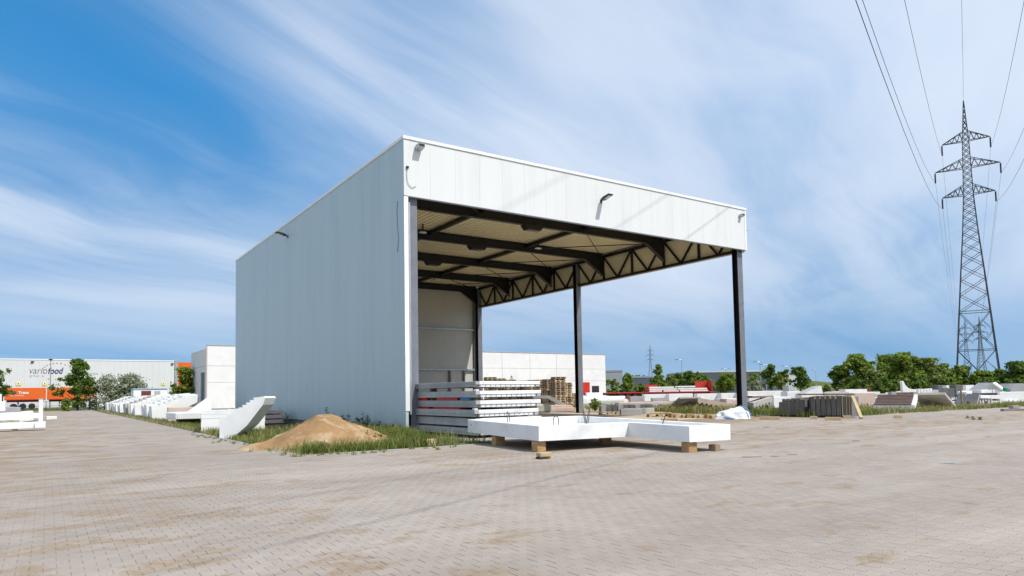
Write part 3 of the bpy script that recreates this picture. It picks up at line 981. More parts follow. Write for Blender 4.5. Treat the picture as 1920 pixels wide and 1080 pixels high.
for px in (34.5, 84, 306):
    x_, z_ = wx(px, 720)
    o = MB().box(x_ - 0.42, x_ + 0.42, Y0 - 0.08, Y0, z_ - 0.36, z_ + 0.36).build('dock_sign', 'yellow', wh, world=True)
    mb = MB().box(x_ - 0.30, x_ + 0.30, Y0 - 0.1, Y0 - 0.083, z_ - 0.16, z_ + 0.28)
    for v in range(1):
        o2 = mb.build('sign_face', 'text_white', o, world=True)
    MB().box(x_ - 0.10, x_ + 0.10, Y0 - 0.12, Y0 - 0.103, z_ - 0.05, z_ + 0.2).build('digit', 'text_dark', o, world=True)
for px, py in ((61, 678), (323, 682)):
    x_, z_ = wx(px, py)
    MB().box(x_ - 0.25, x_ + 0.25, Y0 - 0.3, Y0, z_ - 0.1, z_ + 0.1).build('wall_light', 'lamp_black', wh, world=True)

# orange box trailers parked before the warehouse
def box_trailer(label, x0, x1, Yf, z0, z1, rz=0.0):
    t = thing('box_trailer', label, 'trailer', (x0, Yf, 0), rz, 'orange trailers before the warehouse')
    L = x1 - x0
    MB().cbox(0, L, 0, 2.5, z0, z1, 0.04).build('box', 'orange', t)
    MB().box(0.1, L - 0.1, -0.02, -0.002, z0 - 0.02, z0 + 0.12).build('side_rail', 'red', t)
    MB().box(0.3, L - 0.3, 0.4, 2.1, z0 - 0.35, z0 - 0.02).build('chassis', 'rubber', t)
    for k_ in range(3):
        for yy_ in (0.05, 2.15):
            o = MB().tube([(L - 2.0 - k_ * 1.3, yy_, 0.5), (L - 2.0 - k_ * 1.3, yy_ + 0.3, 0.5)], 0.5, 14).build('wheel', 'rubber', t)
    MB().box(1.8, 2.0, 0.4, 0.6, 0, z0 - 0.03).build('landing_leg', 'galv', t)
    MB().box(1.8, 2.0, 1.9, 2.1, 0, z0 - 0.03).build('landing_leg', 'galv', t)
    return t
TY = 118.0
xa, xb, xc = onY(8, 740, TY).x, onY(86, 740, TY).x, onY(182, 740, TY).x
zb, zt = onY(50, 750, TY).z, onY(50, 727, TY).z
tr = box_trailer('orange box trailer with dark lettering along its side', xa, xb, TY, max(0.9, zb), zt)
sign('HIMA', onY(10, 740, TY).x, onY(31, 740, TY).x, onY(20, 738.5, TY).z, TY - 0.004, 'navy', tr, 0, 0.05)
sign('Trans', onY(34, 740, TY).x, onY(54, 740, TY).x, onY(44, 738.5, TY).z, TY - 0.004, 'text_white', tr, 0, 0.03)
sign('international', onY(20, 740, TY).x, onY(44, 740, TY).x, onY(30, 743, TY).z, TY - 0.004, 'text_white', tr, 0, 0.0)
tr = box_trailer('orange box trailer standing right behind the street lamp', xb + 0.15, xc, TY + 1.2, max(0.9, zb), zt + 0.05)
sign('CS', onY(102, 740, TY + 1.2).x, onY(108.5, 740, TY + 1.2).x, onY(105, 738, TY + 1.2).z, TY + 1.196, 'text_white', tr, 0, 0.05)

# far grey commercial buildings
def far_building(label, px0, px1, ytop, D, wallm, roofm, rows=1, winm=None):
    c0, c1 = at_depth(px0, D), at_depth(px1, D)
    Lw = (c1 - c0).length
    a = math.atan2((c1 - c0).y, (c1 - c0).x)
    zt_ = (731 - ytop) * D / F_PX + 1.47
    t = thing('commercial_building', label, 'building', c0, a, 'far commercial buildings')
    MB().cbox(0, Lw, 0, 30, 0, zt_, 0.05).build('wall', wallm, t)
    MB().box(-0.1, Lw + 0.1, -0.1, 30.1, zt_ + 0.005, zt_ + 0.5).build('roof_edge', roofm, t)
    if winm:
        k_ = max(3, int(Lw / 5))
        for i in range(k_):
            MB().box(i * Lw / k_ + 0.6, (i + 1) * Lw / k_ - 0.6, -0.08, -0.006, 1.2, min(3.4, zt_ - 1)).build('window', 'window_dark', t)
    return t
far_building('plain light grey warehouse box just past the concrete hall', 1128, 1168, 694, 200, 'bldg_grey', 'bldg_grey')
far_building('low dark building with a strip of windows past the grey box', 1170, 1226, 706, 210, 'bldg_blue', 'bldg_grey', 1, True)
far_building('long dark blue hall with pale roof behind the roadside trees', 1290, 1440, 698, 250, 'bldg_blue', 'roof_pale', 1, True)
far_building('small white building between the dark roadside trees', 1468, 1494, 703, 260, 'roof_pale', 'roof_pale')


# ================================================================== CONCRETE FRAME IN FRONT
FA = math.atan2(-0.12, 0.993)
FZ0, FZ1 = 0.27, 0.65
fr = thing('concrete_tray', 'white L-shaped concrete tray lying on timber blocks on the paving', 'concrete element', (-1.1, -9.75, 0.0), 0.0)
fr.rotation_euler = (R(0.5), 0, FA)
outl = [(0, 0), (2.75, 0), (2.75, -2.3), (4.05, -2.3), (4.05, 4.3), (0, 4.3)]
rim = 0.16
inn = [(rim, rim), (2.75 + rim, rim), (2.75 + rim, -2.3 + rim), (4.05 - rim, -2.3 + rim), (4.05 - rim, 4.3 - rim), (rim, 4.3 - rim)]
mb = MB()
n = 6
vs = []
cw = 0.012
def inset(pl, d):
    c = []
    m_ = len(pl)
    for i in range(m_):
        p0, p1, p2 = Vector(pl[i - 1]), Vector(pl[i]), Vector(pl[(i + 1) % m_])
        d1, d2 = (p1 - p0).normalized(), (p2 - p1).normalized()
        n1, n2 = Vector((-d1.y, d1.x)), Vector((-d2.y, d2.x))
        c.append(p1 + (n1 + n2) * d)
    return [(q.x, q.y) for q in c]
rings = [(outl, FZ0), (outl, FZ1 - cw), (inset(outl, cw), FZ1), (inset(inn, -cw), FZ1), (inn, FZ1 - cw), (inn, FZ1 - 0.22)]
for pl_, z in rings:
    vs += [(x_, y_, z) for x_, y_ in pl_]
fs = []
for k in range(len(rings) - 1):
    for i in range(n):
        j = (i + 1) % n
        fs.append((k * n + i, k * n + j, k * n + n + j, k * n + n + i))
fs.append(tuple(range((len(rings) - 1) * n, len(rings) * n)))
fs.append(tuple(range(n))[::-1])
mb.add(vs, fs)
mb.build('tray', 'frame_white', fr)
def loop(parent, x_, y_, z, h=0.22, w_=0.10, lean=0.0, a=0.0):
    ca_, sa_ = math.cos(a), math.sin(a)
    pts = []
    for q in range(9):
        th = math.pi * q / 8
        u = -w_ / 2 * math.cos(th)
        zz = h * (0.55 + 0.45 * math.sin(th)) if 0 < q < 8 else h * 0.55
        pts.append((x_ + u * ca_ - lean * zz * sa_, y_ + u * sa_ + lean * zz * ca_, z + zz))
    pts = [(x_ - w_ / 2 * ca_, y_ - w_ / 2 * sa_, z - 0.03)] + pts + [(x_ + w_ / 2 * ca_, y_ + w_ / 2 * sa_, z - 0.03)]
    return MB().tube(pts, 0.013, 5).build('lifting_loop', 'rebar', parent)
MB().tube([(-0.004, 4.05, 0.50), (0.004, 4.05, 0.50)], 0.022, 8).build('socket', 'rubber', fr)
loop(fr, 0.30, 2.1, FZ1 - 0.22, 0.50, 0.07, 0.3)
loop(fr, 0.55, 0.08, FZ1 - .02, 0.24, 0.16)
loop(fr, 2.9, 2.2, FZ1 - 0.22, 0.55, 0.12, -0.2, 0.6)
loop(fr, 3.0, 2.35, FZ1 - 0.22, 0.50, 0.12, 0.2, 1.3)
loop(fr, 3.35, -0.55, FZ1 - 0.22, 0.48, 0.07, -0.35, 0.8)
def frame_pt(u, v, z=0):
    return rotz(FA, (-1.1, -9.75, 0)) @ Vector((u, v, z))
def timber(label, p, size, rz, m_='wood', group=None, name='timber_block', cat='timber block', z0=0.0):
    sx_, sy_, sz_ = size
    t = MB().cbox(-sx_ / 2, sx_ / 2, -sy_ / 2, sy_ / 2, 0, sz_, 0.008).build(name, m_)
    t.location = (p[0], p[1], z0 - 0.005)
    t.rotation_euler = (0, 0, rz)
    return tag(t, label, cat, group)
GB = 'timber blocks under the white concrete tray'
timber('timber block under the near corner of the white tray', frame_pt(0.12, 0.22), (0.26, 0.26, FZ0 - .012), FA + .1, 'wood', GB)
timber('timber block under the left long side of the white tray', frame_pt(0.18, 2.6), (0.3, 0.26, FZ0 - .0), FA, 'wood', GB)
timber('timber block under the end of the tray\'s narrow wing', frame_pt(2.92, -2.1), (0.26, 0.26, FZ0 - .03), FA, 'wood', GB)
timber('timber block hidden in shade under the middle of the tray', frame_pt(2.7, 1.0), (0.3, 0.2, FZ0), FA, 'wood', GB)
timber('timber block under the far side of the white tray', frame_pt(3.8, 3.9), (0.3, 0.2, FZ0 + .02), FA, 'wood', GB)
timber('short timber offcut lying beside the wing of the tray', frame_pt(3.62, -2.2), (0.2, 0.2, 0.16), FA + .2, 'wood_old', GB)
p = G(1022, 860)
t = thing('wood_offcut', 'pale broken wood offcut lying in front of the tray\'s near block', 'wood offcut', (p.x, p.y, -0.004), R(-8))
MB().cbox(-0.17, 0.13, -0.10, 0.10, 0.055, 0.14, 0.008).build('upper_piece', 'wood_pale', t)
MB().cbox(-0.19, 0.02, -0.11, 0.09, 0.0, 0.05, 0.006).build('lower_piece', 'wood_dark', t)
MB().cbox(0.06, 0.2, -0.04, 0.10, 0.0, 0.05, 0.006).build('side_piece', 'wood_pale', t)
p = G(803, 836)
t = timber('pale timber offcut on the grass beside the slab stack', p, (0.42, 0.2, 0.2), R(-10), 'wood_pale')

# ================================================================== STACK OF RIBBED SLABS IN THE HALL MOUTH
zl = [(1.69, 1.88), (1.35, 1.56), (1.01, 1.24), (0.70, 0.93), (0.38, 0.65), (0.09, 0.31)]
which = ['topmost', 'second from the top', 'third from the top', 'fourth from the top', 'fifth from the top', 'lowest']
rg = random.Random(11)
for i, (z0, z1) in enumerate(zl):
    dx, dyy, tw = rg.uniform(-.05, .05), rg.uniform(-.05, .05), rg.uniform(-.012, .012)
    x0, x1, y0, y1 = 0.0, 2.68 + rg.uniform(-.03, .05), 0.0, 4.4
    t = thing('ribbed_slab', 'ribbed concrete slab, %s in the stack at the hall mouth' % which[i], 'concrete slab', (0.55 + dx, -4.14 + dyy, z0), tw, 'ribbed slabs stacked at the hall mouth')
    h = z1 - z0
    MB().cbox(x0 + 0.165, x1, y0, y1, h * 0.42, h, 0.012).build('plate', 'conc_white', t)
    MB().cbox(x0, x0 + 0.162, y0, y1, h * 0.42, h, 0.008).build('edge_beam', 'conc_grey' if i in (0, 2, 5) else 'conc_mid', t)  # grey shaded side and white sunlit front are put into the colours
    MB().cbox(x0 + .001, x0 + 0.16, y0 + 0.10, y1, 0.0, h * 0.42 - .001, 0.004).build('edge_beam', 'conc_grey' if i in (0, 2, 5) else 'conc_mid', t)
    MB().cbox(x1 - 0.16, x1, y0 + 0.02, y1 - .02, 0.0, h * 0.42 - .003, 0.01).build('edge_beam', 'conc_light', t)
    ribm = MB().cbox(-0.092, 0.092, 0.03, 4.3, 0.0, h * 0.42 - .004, 0.012).mesh('rib', 'conc_white')
    for k in range(11):
        o = link('rib', ribm, t)
        o.location = (0.31 + k * (x1 - 0.62) / 10, 0, 0)
    # upstand at the front
    if i in (1, 3):
        MB().cbox(x0 + .005, x0 + 0.14, y0 + .005, y0 + 0.16, h + .002, h + 0.05, 0.008).build('upstand', 'conc_white', t)
    if i == 0:
        loop(t, 0.3, 1.6, h, 0.22, 0.05, 0.2)
        loop(t, 1.9, 0.6, h, 0.2, 0.05, 0.1)
    if i < 5:
        zb_ = zl[i + 1][1]
        for q, (bx, by) in enumerate(((0.35, 0.5), (2.3, 0.5), (0.35, 3.6), (2.3, 3.6))):
            timber('spacer %s below the %s slab of the hall-mouth stack' % (['near left', 'near right', 'rear left', 'rear right'][q], which[i]),
                   (0.55 + bx, -4.14 + by), (0.22, 0.16, z0 - zb_), 0, 'wood_old', 'spacers between the ribbed slabs', 'spacer', 'timber block', zb_ + .005)
for q, (bx, by) in enumerate(((0.5, 0.5), (2.2, 0.5), (0.5, 3.6), (2.2, 3.6))):
    timber('bearer timber %s under the lowest slab of the hall-mouth stack' % ['near left', 'near right', 'rear left', 'rear right'][q],
           (0.55 + bx, -4.14 + by), (0.24, 0.2, 0.09), 0, 'wood_old', 'spacers between the ribbed slabs', 'spacer', 'timber block')
# red steel formwork behind the slabs
def formwork(label, x_, y_, z0, z1, L, rz=0):
    t = thing('formwork', label, 'formwork', (x_, y_, 0), rz, 'red formwork boxes behind the slab stack')
    MB().cbox(0, L, 0, 0.5, z0, z1, 0.01).build('shell', 'red_bright', t)
    for k in range(int(L / 0.6) + 1):
        MB().box(k * 0.6 + .02, k * 0.6 + .1, -0.05, -0.002, z0 + .02, z1 - .02).build('stiffener', 'red_bright', t)
    for k in (0.2, L - 0.35):
        MB().box(k, k + 0.12, 0.1, 0.4, 0, z0 - .002).build('foot', 'steel_dark', t)
for k, (ya, yb_, z0, z1, m_, lab) in enumerate(((-1.25, -2.75, 1.245, 1.345, 'red_bright', 'long red spacer between the second and third slab of the stack'), (0.1, -0.45, 1.245, 1.345, 'red_bright', 'short red spacer at the rear between the second and third slab'),
                                       (-1.0, -2.9, 0.935, 1.005, 'red_bright', 'long red spacer between the third and fourth slab of the stack'), (0.15, -0.6, 0.935, 1.005, 'red_bright', 'short red spacer at the rear between the third and fourth slab'),
                                       (-2.95, -3.55, 1.245, 1.345, 'bag_blue', 'blue spacer near the front between the second and third slab'))):
    o = MB().cbox(0, 0.3, 0, abs(yb_ - ya), 0, z1 - z0, 0.006).build('spacer', m_)
    o.location = (0.64, min(ya, yb_), z0)
    tag(o, lab, 'spacer', 'coloured spacers in the slab stack')
formwork('red steel formwork box beside the hall jamb', 0.75, 0.62, 0.2, 1.5, 0.62, R(4))
# ================================================================== SAND PILE
mb = MB()
n = 110
c = Vector((-3.75, -3.1, 0))
pk = (-0.45, 0.0)
for j in range(n + 1):
    for i in range(n + 1):
        u, v = (i / n * 2 - 1) * 3.1, (j / n * 2 - 1) * 2.9
        dx, dy = u - pk[0], v - pk[1]
        a = math.atan2(dy, dx)
        r = math.hypot(dx * (0.92 if dx > 0 else 1.0), dy * 0.95)
        rad = 2.15 + 0.30 * noise.noise(Vector((math.cos(a) * 1.2, math.sin(a) * 1.2, 4)))
        h = 1.02 * max(0, 1 - r / rad) ** 1.08
        h = min(h, 0.92 + 0.03 * noise.noise(Vector((u * 4, v * 4, 0))))
        # lower tail towards the kerb
        r2 = math.hypot((u + 2.0) * 0.8, v + 0.1)
        h = max(h, 0.26 * max(0, 1 - r2 / 0.95) ** 0.8)
        if h > 0.02:
            h += 0.06 * noise.noise(Vector((u * 1.8, v * 1.8, 7))) + 0.03 * noise.noise(Vector((u * 6, v * 6, 2))) + 0.016 * noise.noise(Vector((u * 15, v * 15, 5))) + 0.03 * noise.noise(Vector((math.atan2(v, u) * 4, r * 0.8, 3))) * min(1, r)
        mb.v.append((u, v, h - 0.025))
for j in range(n):
    for i in range(n):
        a = j * (n + 1) + i
        mb.f.append((a, a + 1, a + n + 2, a + n + 1))
pile = mb.build('sand_pile', 'sand', smooth=True)
pile.location = c
tag(pile, 'heap of brown sand on the grass at the hall corner', 'sand pile')

# ================================================================== STAIR FLIGHTS
def flight_profile(nst, tr_, ri, th, lb, lt, base=0.0):
    top = [(0, th + base), (lb, th + base)]
    x_, z_ = lb, th + base
    for i in range(nst):
        z_ += ri
        top.append((x_ - 0.02, z_))
        x_ += tr_
        top.append((x_, z_))
    top.append((x_ + lt, z_))
    bot = [(x_ + lt, z_ - th), (x_ + 0.02, z_ - th), (lb + 0.05, 0.0), (0, 0.0)]
    return top + bot
FLIGHTS = {}
def flight_mesh(key, prof, wdt, m_):
    if key not in FLIGHTS:
        FLIGHTS[key] = MB().prism(prof, 0, wdt, 'y').mesh('stair_flight', m_)
    return FLIGHTS[key]
def put_flight(me, label, loc, rot, group):
    o = link('stair_flight', me)
    o.location = loc
    o.rotation_euler = rot
    return tag(o, label, 'stair flight', group)
GL = 'precast stair flights along the paved lane'
# big leaning flight at the kerb
big = [(0, 0.0), (0, 0.72), (0.03, 0.75), (0.30, 0.78)]
x_, z_ = 0.30, 0.78
for i in range(8):
    big += [(x_ - 0.035, z_ + 0.075), (x_ + 0.135, z_ + 0.088)]
    x_ += 0.135
    z_ += 0.088
big += [(x_ + 0.22, z_ + 0.03), (x_ + 0.27, z_ - 0.03), (x_ + 0.18, z_ - 0.28), (0.98, 0.46), (0.44, 0.0)]
put_flight(flight_mesh('big', big, 1.3, 'conc_white'), 'large pale concrete stair flight tilted up beside the sand heap', (-6.05, 2.9, -0.02), (0, 0, R(-32)), GL)
# nested stack behind it
prof2 = flight_profile(5, 0.30, 0.0, 0.17, 0.75, 0.3)
prof2 = [(u, v + (0.03 if 0.75 < u < 2.2 and i % 2 == 0 and v > 0.1 else 0.0)) for i, (u, v) in enumerate(prof2)]
me2 = flight_mesh('low', prof2, 1.15, 'conc_white')
for k in range(5):
    put_flight(me2, 'low stair flight, %s of the five nested behind the large tilted one' % ['lowest', 'second from below', 'third from below', 'fourth from below', 'topmost'][k], (-5.85 + rg.uniform(-.02, .02), 7.5 + rg.uniform(-.02, .02), 0.07 + k * 0.175), (0, 0, R(-10)), GL)
timber('bearer timber under the front of the five nested flights', (-5.4, 8.0), (0.2, 1.0, 0.075), 0, 'wood_old', None, 'spacer')
timber('bearer timber under the rear of the five nested flights', (-4.4, 7.8), (0.2, 1.0, 0.075), 0, 'wood_old', None, 'spacer')
# corrugated element and leaning white triangular slab
t = thing('corrugated_element', 'white corrugated concrete element with rounded ribs lying by the kerb', 'concrete element', (-5.5, 16.4, 0.34), R(3))
MB().cbox(0, 1.5, 0.06, 2.8, 0.0, 0.36, 0.05).build('body', 'conc_white', t)
rm = MB().tube([(0, 0, 0.03), (0, 0, 0.33)], 0.045, 8).mesh('rib', 'conc_white')
for k in range(15):
    o = link('rib', rm, t)
    o.location = (0.06 + k * 0.098, 0.05, 0)
for k in range(26):
    o = link('rib', rm, t)
    o.location = (-0.01, 0.12 + k * 0.1, 0)
timber('dark bearer under the corrugated white element', (-4.75, 17.6), (1.2, 0.2, 0.345), 0, 'wood_dark', None, 'spacer')
o = link('leaning_slab', MB().prism([(0, 0), (1.25, 0), (1.25, 0.95)], 0, 0.12, 'y').mesh('leaning_slab', 'conc_white'))
o.location = (-5.0, 16.6, 0.71)
o.rotation_euler = (R(-8), 0, R(-3))
tag(o, 'white triangular slab standing on the corrugated element', 'concrete slab')
o = link('pink_slab', MB().cbox(0, 1.5, 0, 0.4, 0, 0.98, 0.02).mesh('pink_slab', 'conc_pink'))
o.location = (-5.45, 20.0, -0.02)
tag(o, 'upright pinkish concrete slab among the white stair flights', 'concrete slab')
# rows of flights side by side
def side_prof(h0, h1, L, slots, th=0.62):
    top = [(0, h0 - 0.02), (0.04, h0)]
    m0 = 0.55
    top.append((m0, h0 + 0.04))
    nst = slots
    st_x = (L - m0 - 0.7) / nst
    st_z = (h1 - h0 - 0.1) / nst
    x_, z_ = m0, h0 + 0.04
    for i in range(nst):
        top += [(x_ - 0.02, z_ + st_z * 0.95), (x_ + st_x, z_ + st_z)]
        x_ += st_x
        z_ += st_z
    top += [(L, h1), (L - 0.03, h1 - 0.5)]
    return top + [(L - 0.9, h1 - 0.98), (0.9, 0.02), (0.07, 0.0)]
rows = [(27.2, 6, 'conc_white'), (37.8, 4, 'conc_white'), (44.4, 4, 'conc_light'), (51.0, 3, 'conc_white'), (56.6, 3, 'conc_white'), (62.0, 3, 'conc_light'), (68.0, 3, 'conc_white')]
for gi, (y0, cnt, m_) in enumerate(rows):
    for k in range(cnt):
        h0 = 1.02 + rg.uniform(-.06, .08)
        key = 'side%d%s' % ((gi + k) % 4, m_)
        me = flight_mesh(key, side_prof(1.04 + 0.03 * ((gi + k) % 4 - 1.5), 1.78 + 0.05 * ((gi * 2 + k) % 4 - 1.5), 3.05 + 0.15 * ((gi + k) % 3 - 1), 5), 0.92, m_)
        put_flight(me, '%s stair flight of the %s group along the lane, counted from the hall' % (ORD[k], ORD[gi]),
                   (-5.4 + rg.uniform(-.18, .15), y0 + k * 1.09 + rg.uniform(-.02, .03), -0.01), (0, 0, R(rg.uniform(-3.5, 3.5))), GL)
# slabs lying behind the row
for i, (y0, zz, L, m_) in enumerate(((13.8, 0.0, 2.4, 'conc_pink'), (22.6, 0.0, 2.6, 'conc_white'), (18.2, 0.0, 2.4, 'conc_white'))):
    for k in range(3):
        o = link('flat_slab', MB().cbox(0, L, 0, 1.5, 0, 0.2, 0.015).mesh('flat_slab', m_))
        o.location = (-3.0 if i != 2 else -1.5, y0, 0.05 + k * 0.26)
        tag(o, '%s flat slab of the %s pile behind the stair flights' % (['lowest', 'middle', 'top'][k], ['pink', 'nearer white', 'farther white'][i]), 'concrete slab', 'flat slabs behind the stair flights')
        if i == 2:
            o.location.x = -2.6
        for q in (0.4, L - 0.6):
            timber('spacer under the %s flat slab of the %s pile, %s end' % (['lowest', 'middle', 'top'][k], ['pink', 'nearer white', 'farther white'][i], 'lane' if q < 1 else 'wall'),
                   (o.location.x + q, y0 + 0.75), (0.12, 1.2, 0.055 if k == 0 else 0.06), 0, 'wood_old', 'spacers of the flat slabs', 'spacer', 'timber block', 0.0 if k == 0 else 0.05 + (k - 1) * 0.26 + 0.2)

# ================================================================== BEAM STACK AT THE LEFT EDGE
GBm = 'white concrete beams at the left edge'
def beam(label, x0, x1, y0, y1, z0, z1, m_='conc_white', rz=0.0, group=GBm):
    t = thing('concrete_beam', label, 'concrete beam', (x1, y0, z0), rz, group)
    MB().cbox(x0 - x1, 0, 0, y1 - y0, 0, z1 - z0, 0.02).build('beam', m_, t)
    return t
p = G(86, 806)
bx, by = -11.35, 17.2
t = beam('lowest long white concrete beam of the stack beside the lane', -24, bx, by, by + 0.6, 0.10, 0.42)
MB().cbox(-0.45, -0.02, -0.14, -0.003, 0.02, 0.30, 0.01).build('corbel', 'conc_white', t)
t = beam('upper long white concrete beam of the stack beside the lane', -24, bx - 0.55, by + 0.05, by + 0.65, 0.52, 0.90)
MB().cbox(-0.3, 0.25, 0.02, 0.58, 0.08, 0.32, 0.01).build('tenon', 'conc_white', t)
t = beam('short white concrete block on top of the beam stack', bx - 3.15, bx - 1.65, by + 0.1, by + 0.6, 0.98, 1.45)
for q in (-1.0, -0.4):
    MB().tube([(q, 0.02, 0.28), (q, -0.012, 0.28)], 0.05, 10).build('socket', 'rubber', t)
for q, (xx, z0, hh) in enumerate(((-12.6, 0, .105), (-16.0, 0, .105), (-12.8, .42, .105), (-16.4, .42, .105), (-13.3, .90, .085), (-14.3, .90, .085))):
    timber('small spacer timber %s' % ['under the lowest beam near its end', 'under the lowest beam far from its end', 'between the two long beams near their end', 'between the two long beams further along', 'under the short white block near the lane', 'under the short white block away from the lane'][q],
           (xx, by + 0.35), (0.22, 0.5, hh), 0, 'wood_pale', 'spacers of the left beam stack', 'spacer', 'timber block', z0)
for i in range(4):
    t = thing('rubble_block', ['grey concrete piece leaning behind the beam stack', 'white concrete plate behind the beam stack', 'grey concrete plate lying by the lane edge', 'small white concrete post footing by the fence'][i], 'concrete piece', (-13.6 + i * 0.75, 33.0 + i * 1.8, 0.0), R(20 * i))
    MB().cbox(-0.7, 0.7, -0.4, 0.4, 0, [1.1, 0.7, 0.35, 0.25][i], 0.03, Matrix.Rotation(R([6, -5, 3, 0][i]), 4, 'Y')).build('block', ['conc_grey', 'conc_white', 'conc_grey', 'conc_white'][i], t)
p = onX(77, 745, -11.6)
t = thing('marker_post', 'slim white marker post at the lane edge', 'post', (p.x, p.y, 0))
MB().cbox(-0.11, 0.11, -0.11, 0.11, 0, 1.55, 0.02).build('post', 'conc_white', t)
MB().cbox(-0.13, 0.13, -0.13, 0.13, 1.551, 1.6, 0.01).build('cap', 'conc_grey', t)
p = at_depth(0, 52)
t = thing('marker_post', 'tall dark-edged white post at the very left edge', 'post', (p.x, p.y, 0))
MB().cbox(-0.12, 0.12, -0.12, 0.12, 0, 2.0, 0.02).build('post', 'conc_white', t)
MB().cbox(0.125, 0.2, -0.08, 0.08, 0, 2.0, 0.02).build('edge', 'lamp_black', t)

# site container
p0, p1 = onY(250, 740, 66), onY(313, 740, 66)
t = thing('site_container', 'white site container with a maroon shutter behind the stair flights', 'container', (p0.x, 66, 0))
Lc = p1.x - p0.x
zt_ = onY(280, 728, 66).z
MB().cbox(0, Lc, 0, 2.4, 0.1, zt_ - 0.18, 0.03).build('body', 'trim_white', t)
MB().cbox(-0.06, Lc + 0.06, -0.06, 2.46, zt_ - 0.175, zt_, 0.03).build('roof_frame', 'blue_trim', t)
MB().box(Lc * 0.23, Lc * 0.52, -0.03, -0.003, 0.5, zt_ - 0.3).build('shutter', 'maroon', t)
v_ = MB().box(Lc * 0.62, Lc * 0.80, -0.02, -0.003, 1.0, zt_ - 0.32).build('vent', 'text_grey', t)
for k in range(5):
    MB().box(Lc * (0.628 + k * 0.034), Lc * (0.645 + k * 0.034), -0.045, -0.021, 1.02, zt_ - 0.34).build('slat', 'conc_light', v_)
MB().box(-0.05, 0.0, -0.04, 0.08, 0.1, zt_ - 0.18).build('corner_post', 'blue_trim', t)

# fence with gate at the end of the lane
def fence(label, x0, x1, Yf, h):
    t = thing('fence', label, 'fence', (x0, Yf, 0))
    L = x1 - x0
    k_ = max(1, round(L / 2.5))
    pm = MB().box(-0.03, 0.03, -0.03, 0.03, 0, h + 0.05).mesh('post', 'fence_black')
    for i in range(k_ + 1):
        o = link('post', pm, t)
        o.location = (i * L / k_, 0, 0)
    for z in (0.12, h * 0.5, h):
        MB().box(0, L, -0.056, -0.034, z - 0.02, z + 0.02).build('rail', 'fence_black', t)
    mb_ = MB()
    i = 0.0
    while i < L:
        mb_.box(i, i + 0.012, -0.032, -0.02, 0.1, h)
        i += 0.11
    tag(mb_.build('wire_mesh', 'fence_black', t, fix=False), kind='stuff')
    return t
xg0, xg1 = onY(168, 760, 92).x, onY(180, 760, 92).x
fence('black wire fence along the grass at the end of the lane', -40, xg0 - 0.1, 92, 1.35)
fence('black wire fence running past the silver bush', xg1 + 0.1, 6.5, 92, 1.75)
t = thing('gate_post', 'heavy black gate frame standing in the wire fence', 'gate', (xg0, 92, 0))
for u in (0, xg1 - xg0):
    MB().box(u - 0.07, u + 0.07, -0.07, 0.07, 0, 1.9).build('post', 'fence_black', t)
MB().box(0.07, xg1 - xg0 - 0.07, -0.03, 0.03, 0.1, 0.25).build('rail', 'fence_black', t)
MB().box(0.07, xg1 - xg0 - 0.07, -0.03, 0.03, 1.5, 1.8).build('rail', 'fence_black', t)
MB().box(0.07, xg1 - xg0 - 0.07, -0.015, 0.015, 0.26, 1.49).build('infill', 'fence_black', t)

# ================================================================== LAMP POSTS
def lamp_post(label, base, h, arms=1, r=0.07, side=-1):
    t = thing('street_lamp', label, 'street lamp', base, YAW * -1, 'street lamps')
    MB().tube([(0, 0, 0), (0, 0, h * .5), (0, 0, h)], [r * 1.4, r, r * .75], 8).build('pole', 'galv', t)
    for s_ in ([side] if arms == 1 else [-1, 1] if arms == 2 else []):
        MB().tube([(0, 0, h - 0.03), (s_ * 0.7, 0, h + 0.05)], r * .5, 6).build('arm', 'galv', t)
        MB().prism([(s_ * 0.6, h), (s_ * 1.5, h + 0.04), (s_ * 1.5, h + 0.14), (s_ * 0.6, h + 0.14)], -0.16, 0.16, 'y').build('lamp_head', 'steel_paint', t)
    if arms == 0:
        MB().prism([(-0.22, h), (0.22, h), (0.30, h + .1), (0.1, h + 0.22), (-0.1, h + 0.22), (-0.30, h + .1)], -0.22, 0.22, 'y').build('lamp_head', 'lamp_black', t)
    return t
lamp_post('tall grey street lamp in front of the lettered warehouse', onX(94, 740, -10.9).xy.to_3d(), 8.9, 0, 0.10)
def lp(label, px, ytop, D, arms, side=-1):
    b = at_depth(px, D)
    hor = 736 - (px - 926) * 0.0157
    lamp_post(label, b, (hor - ytop) * D / F_PX + 1.47, arms, 0.09, side)
lp('single-armed street lamp behind the loaded red trailer', 1280, 673, 150, 1)
lp('distant short street lamp above the long dark hall', 1362, 690, 230, 2)
lp('single-armed street lamp just past the front column', 1427, 677, 150, 1)
lp('double-armed street lamp beside the round roadside tree', 1437, 682, 170, 2)
lp('double-armed street lamp between the dark trees', 1477, 685, 190, 2)
lp('thin distant mast over the grassy bank', 1531, 692, 260, 1)
lp('thin distant mast before the big trees', 1567, 690, 260, 1)

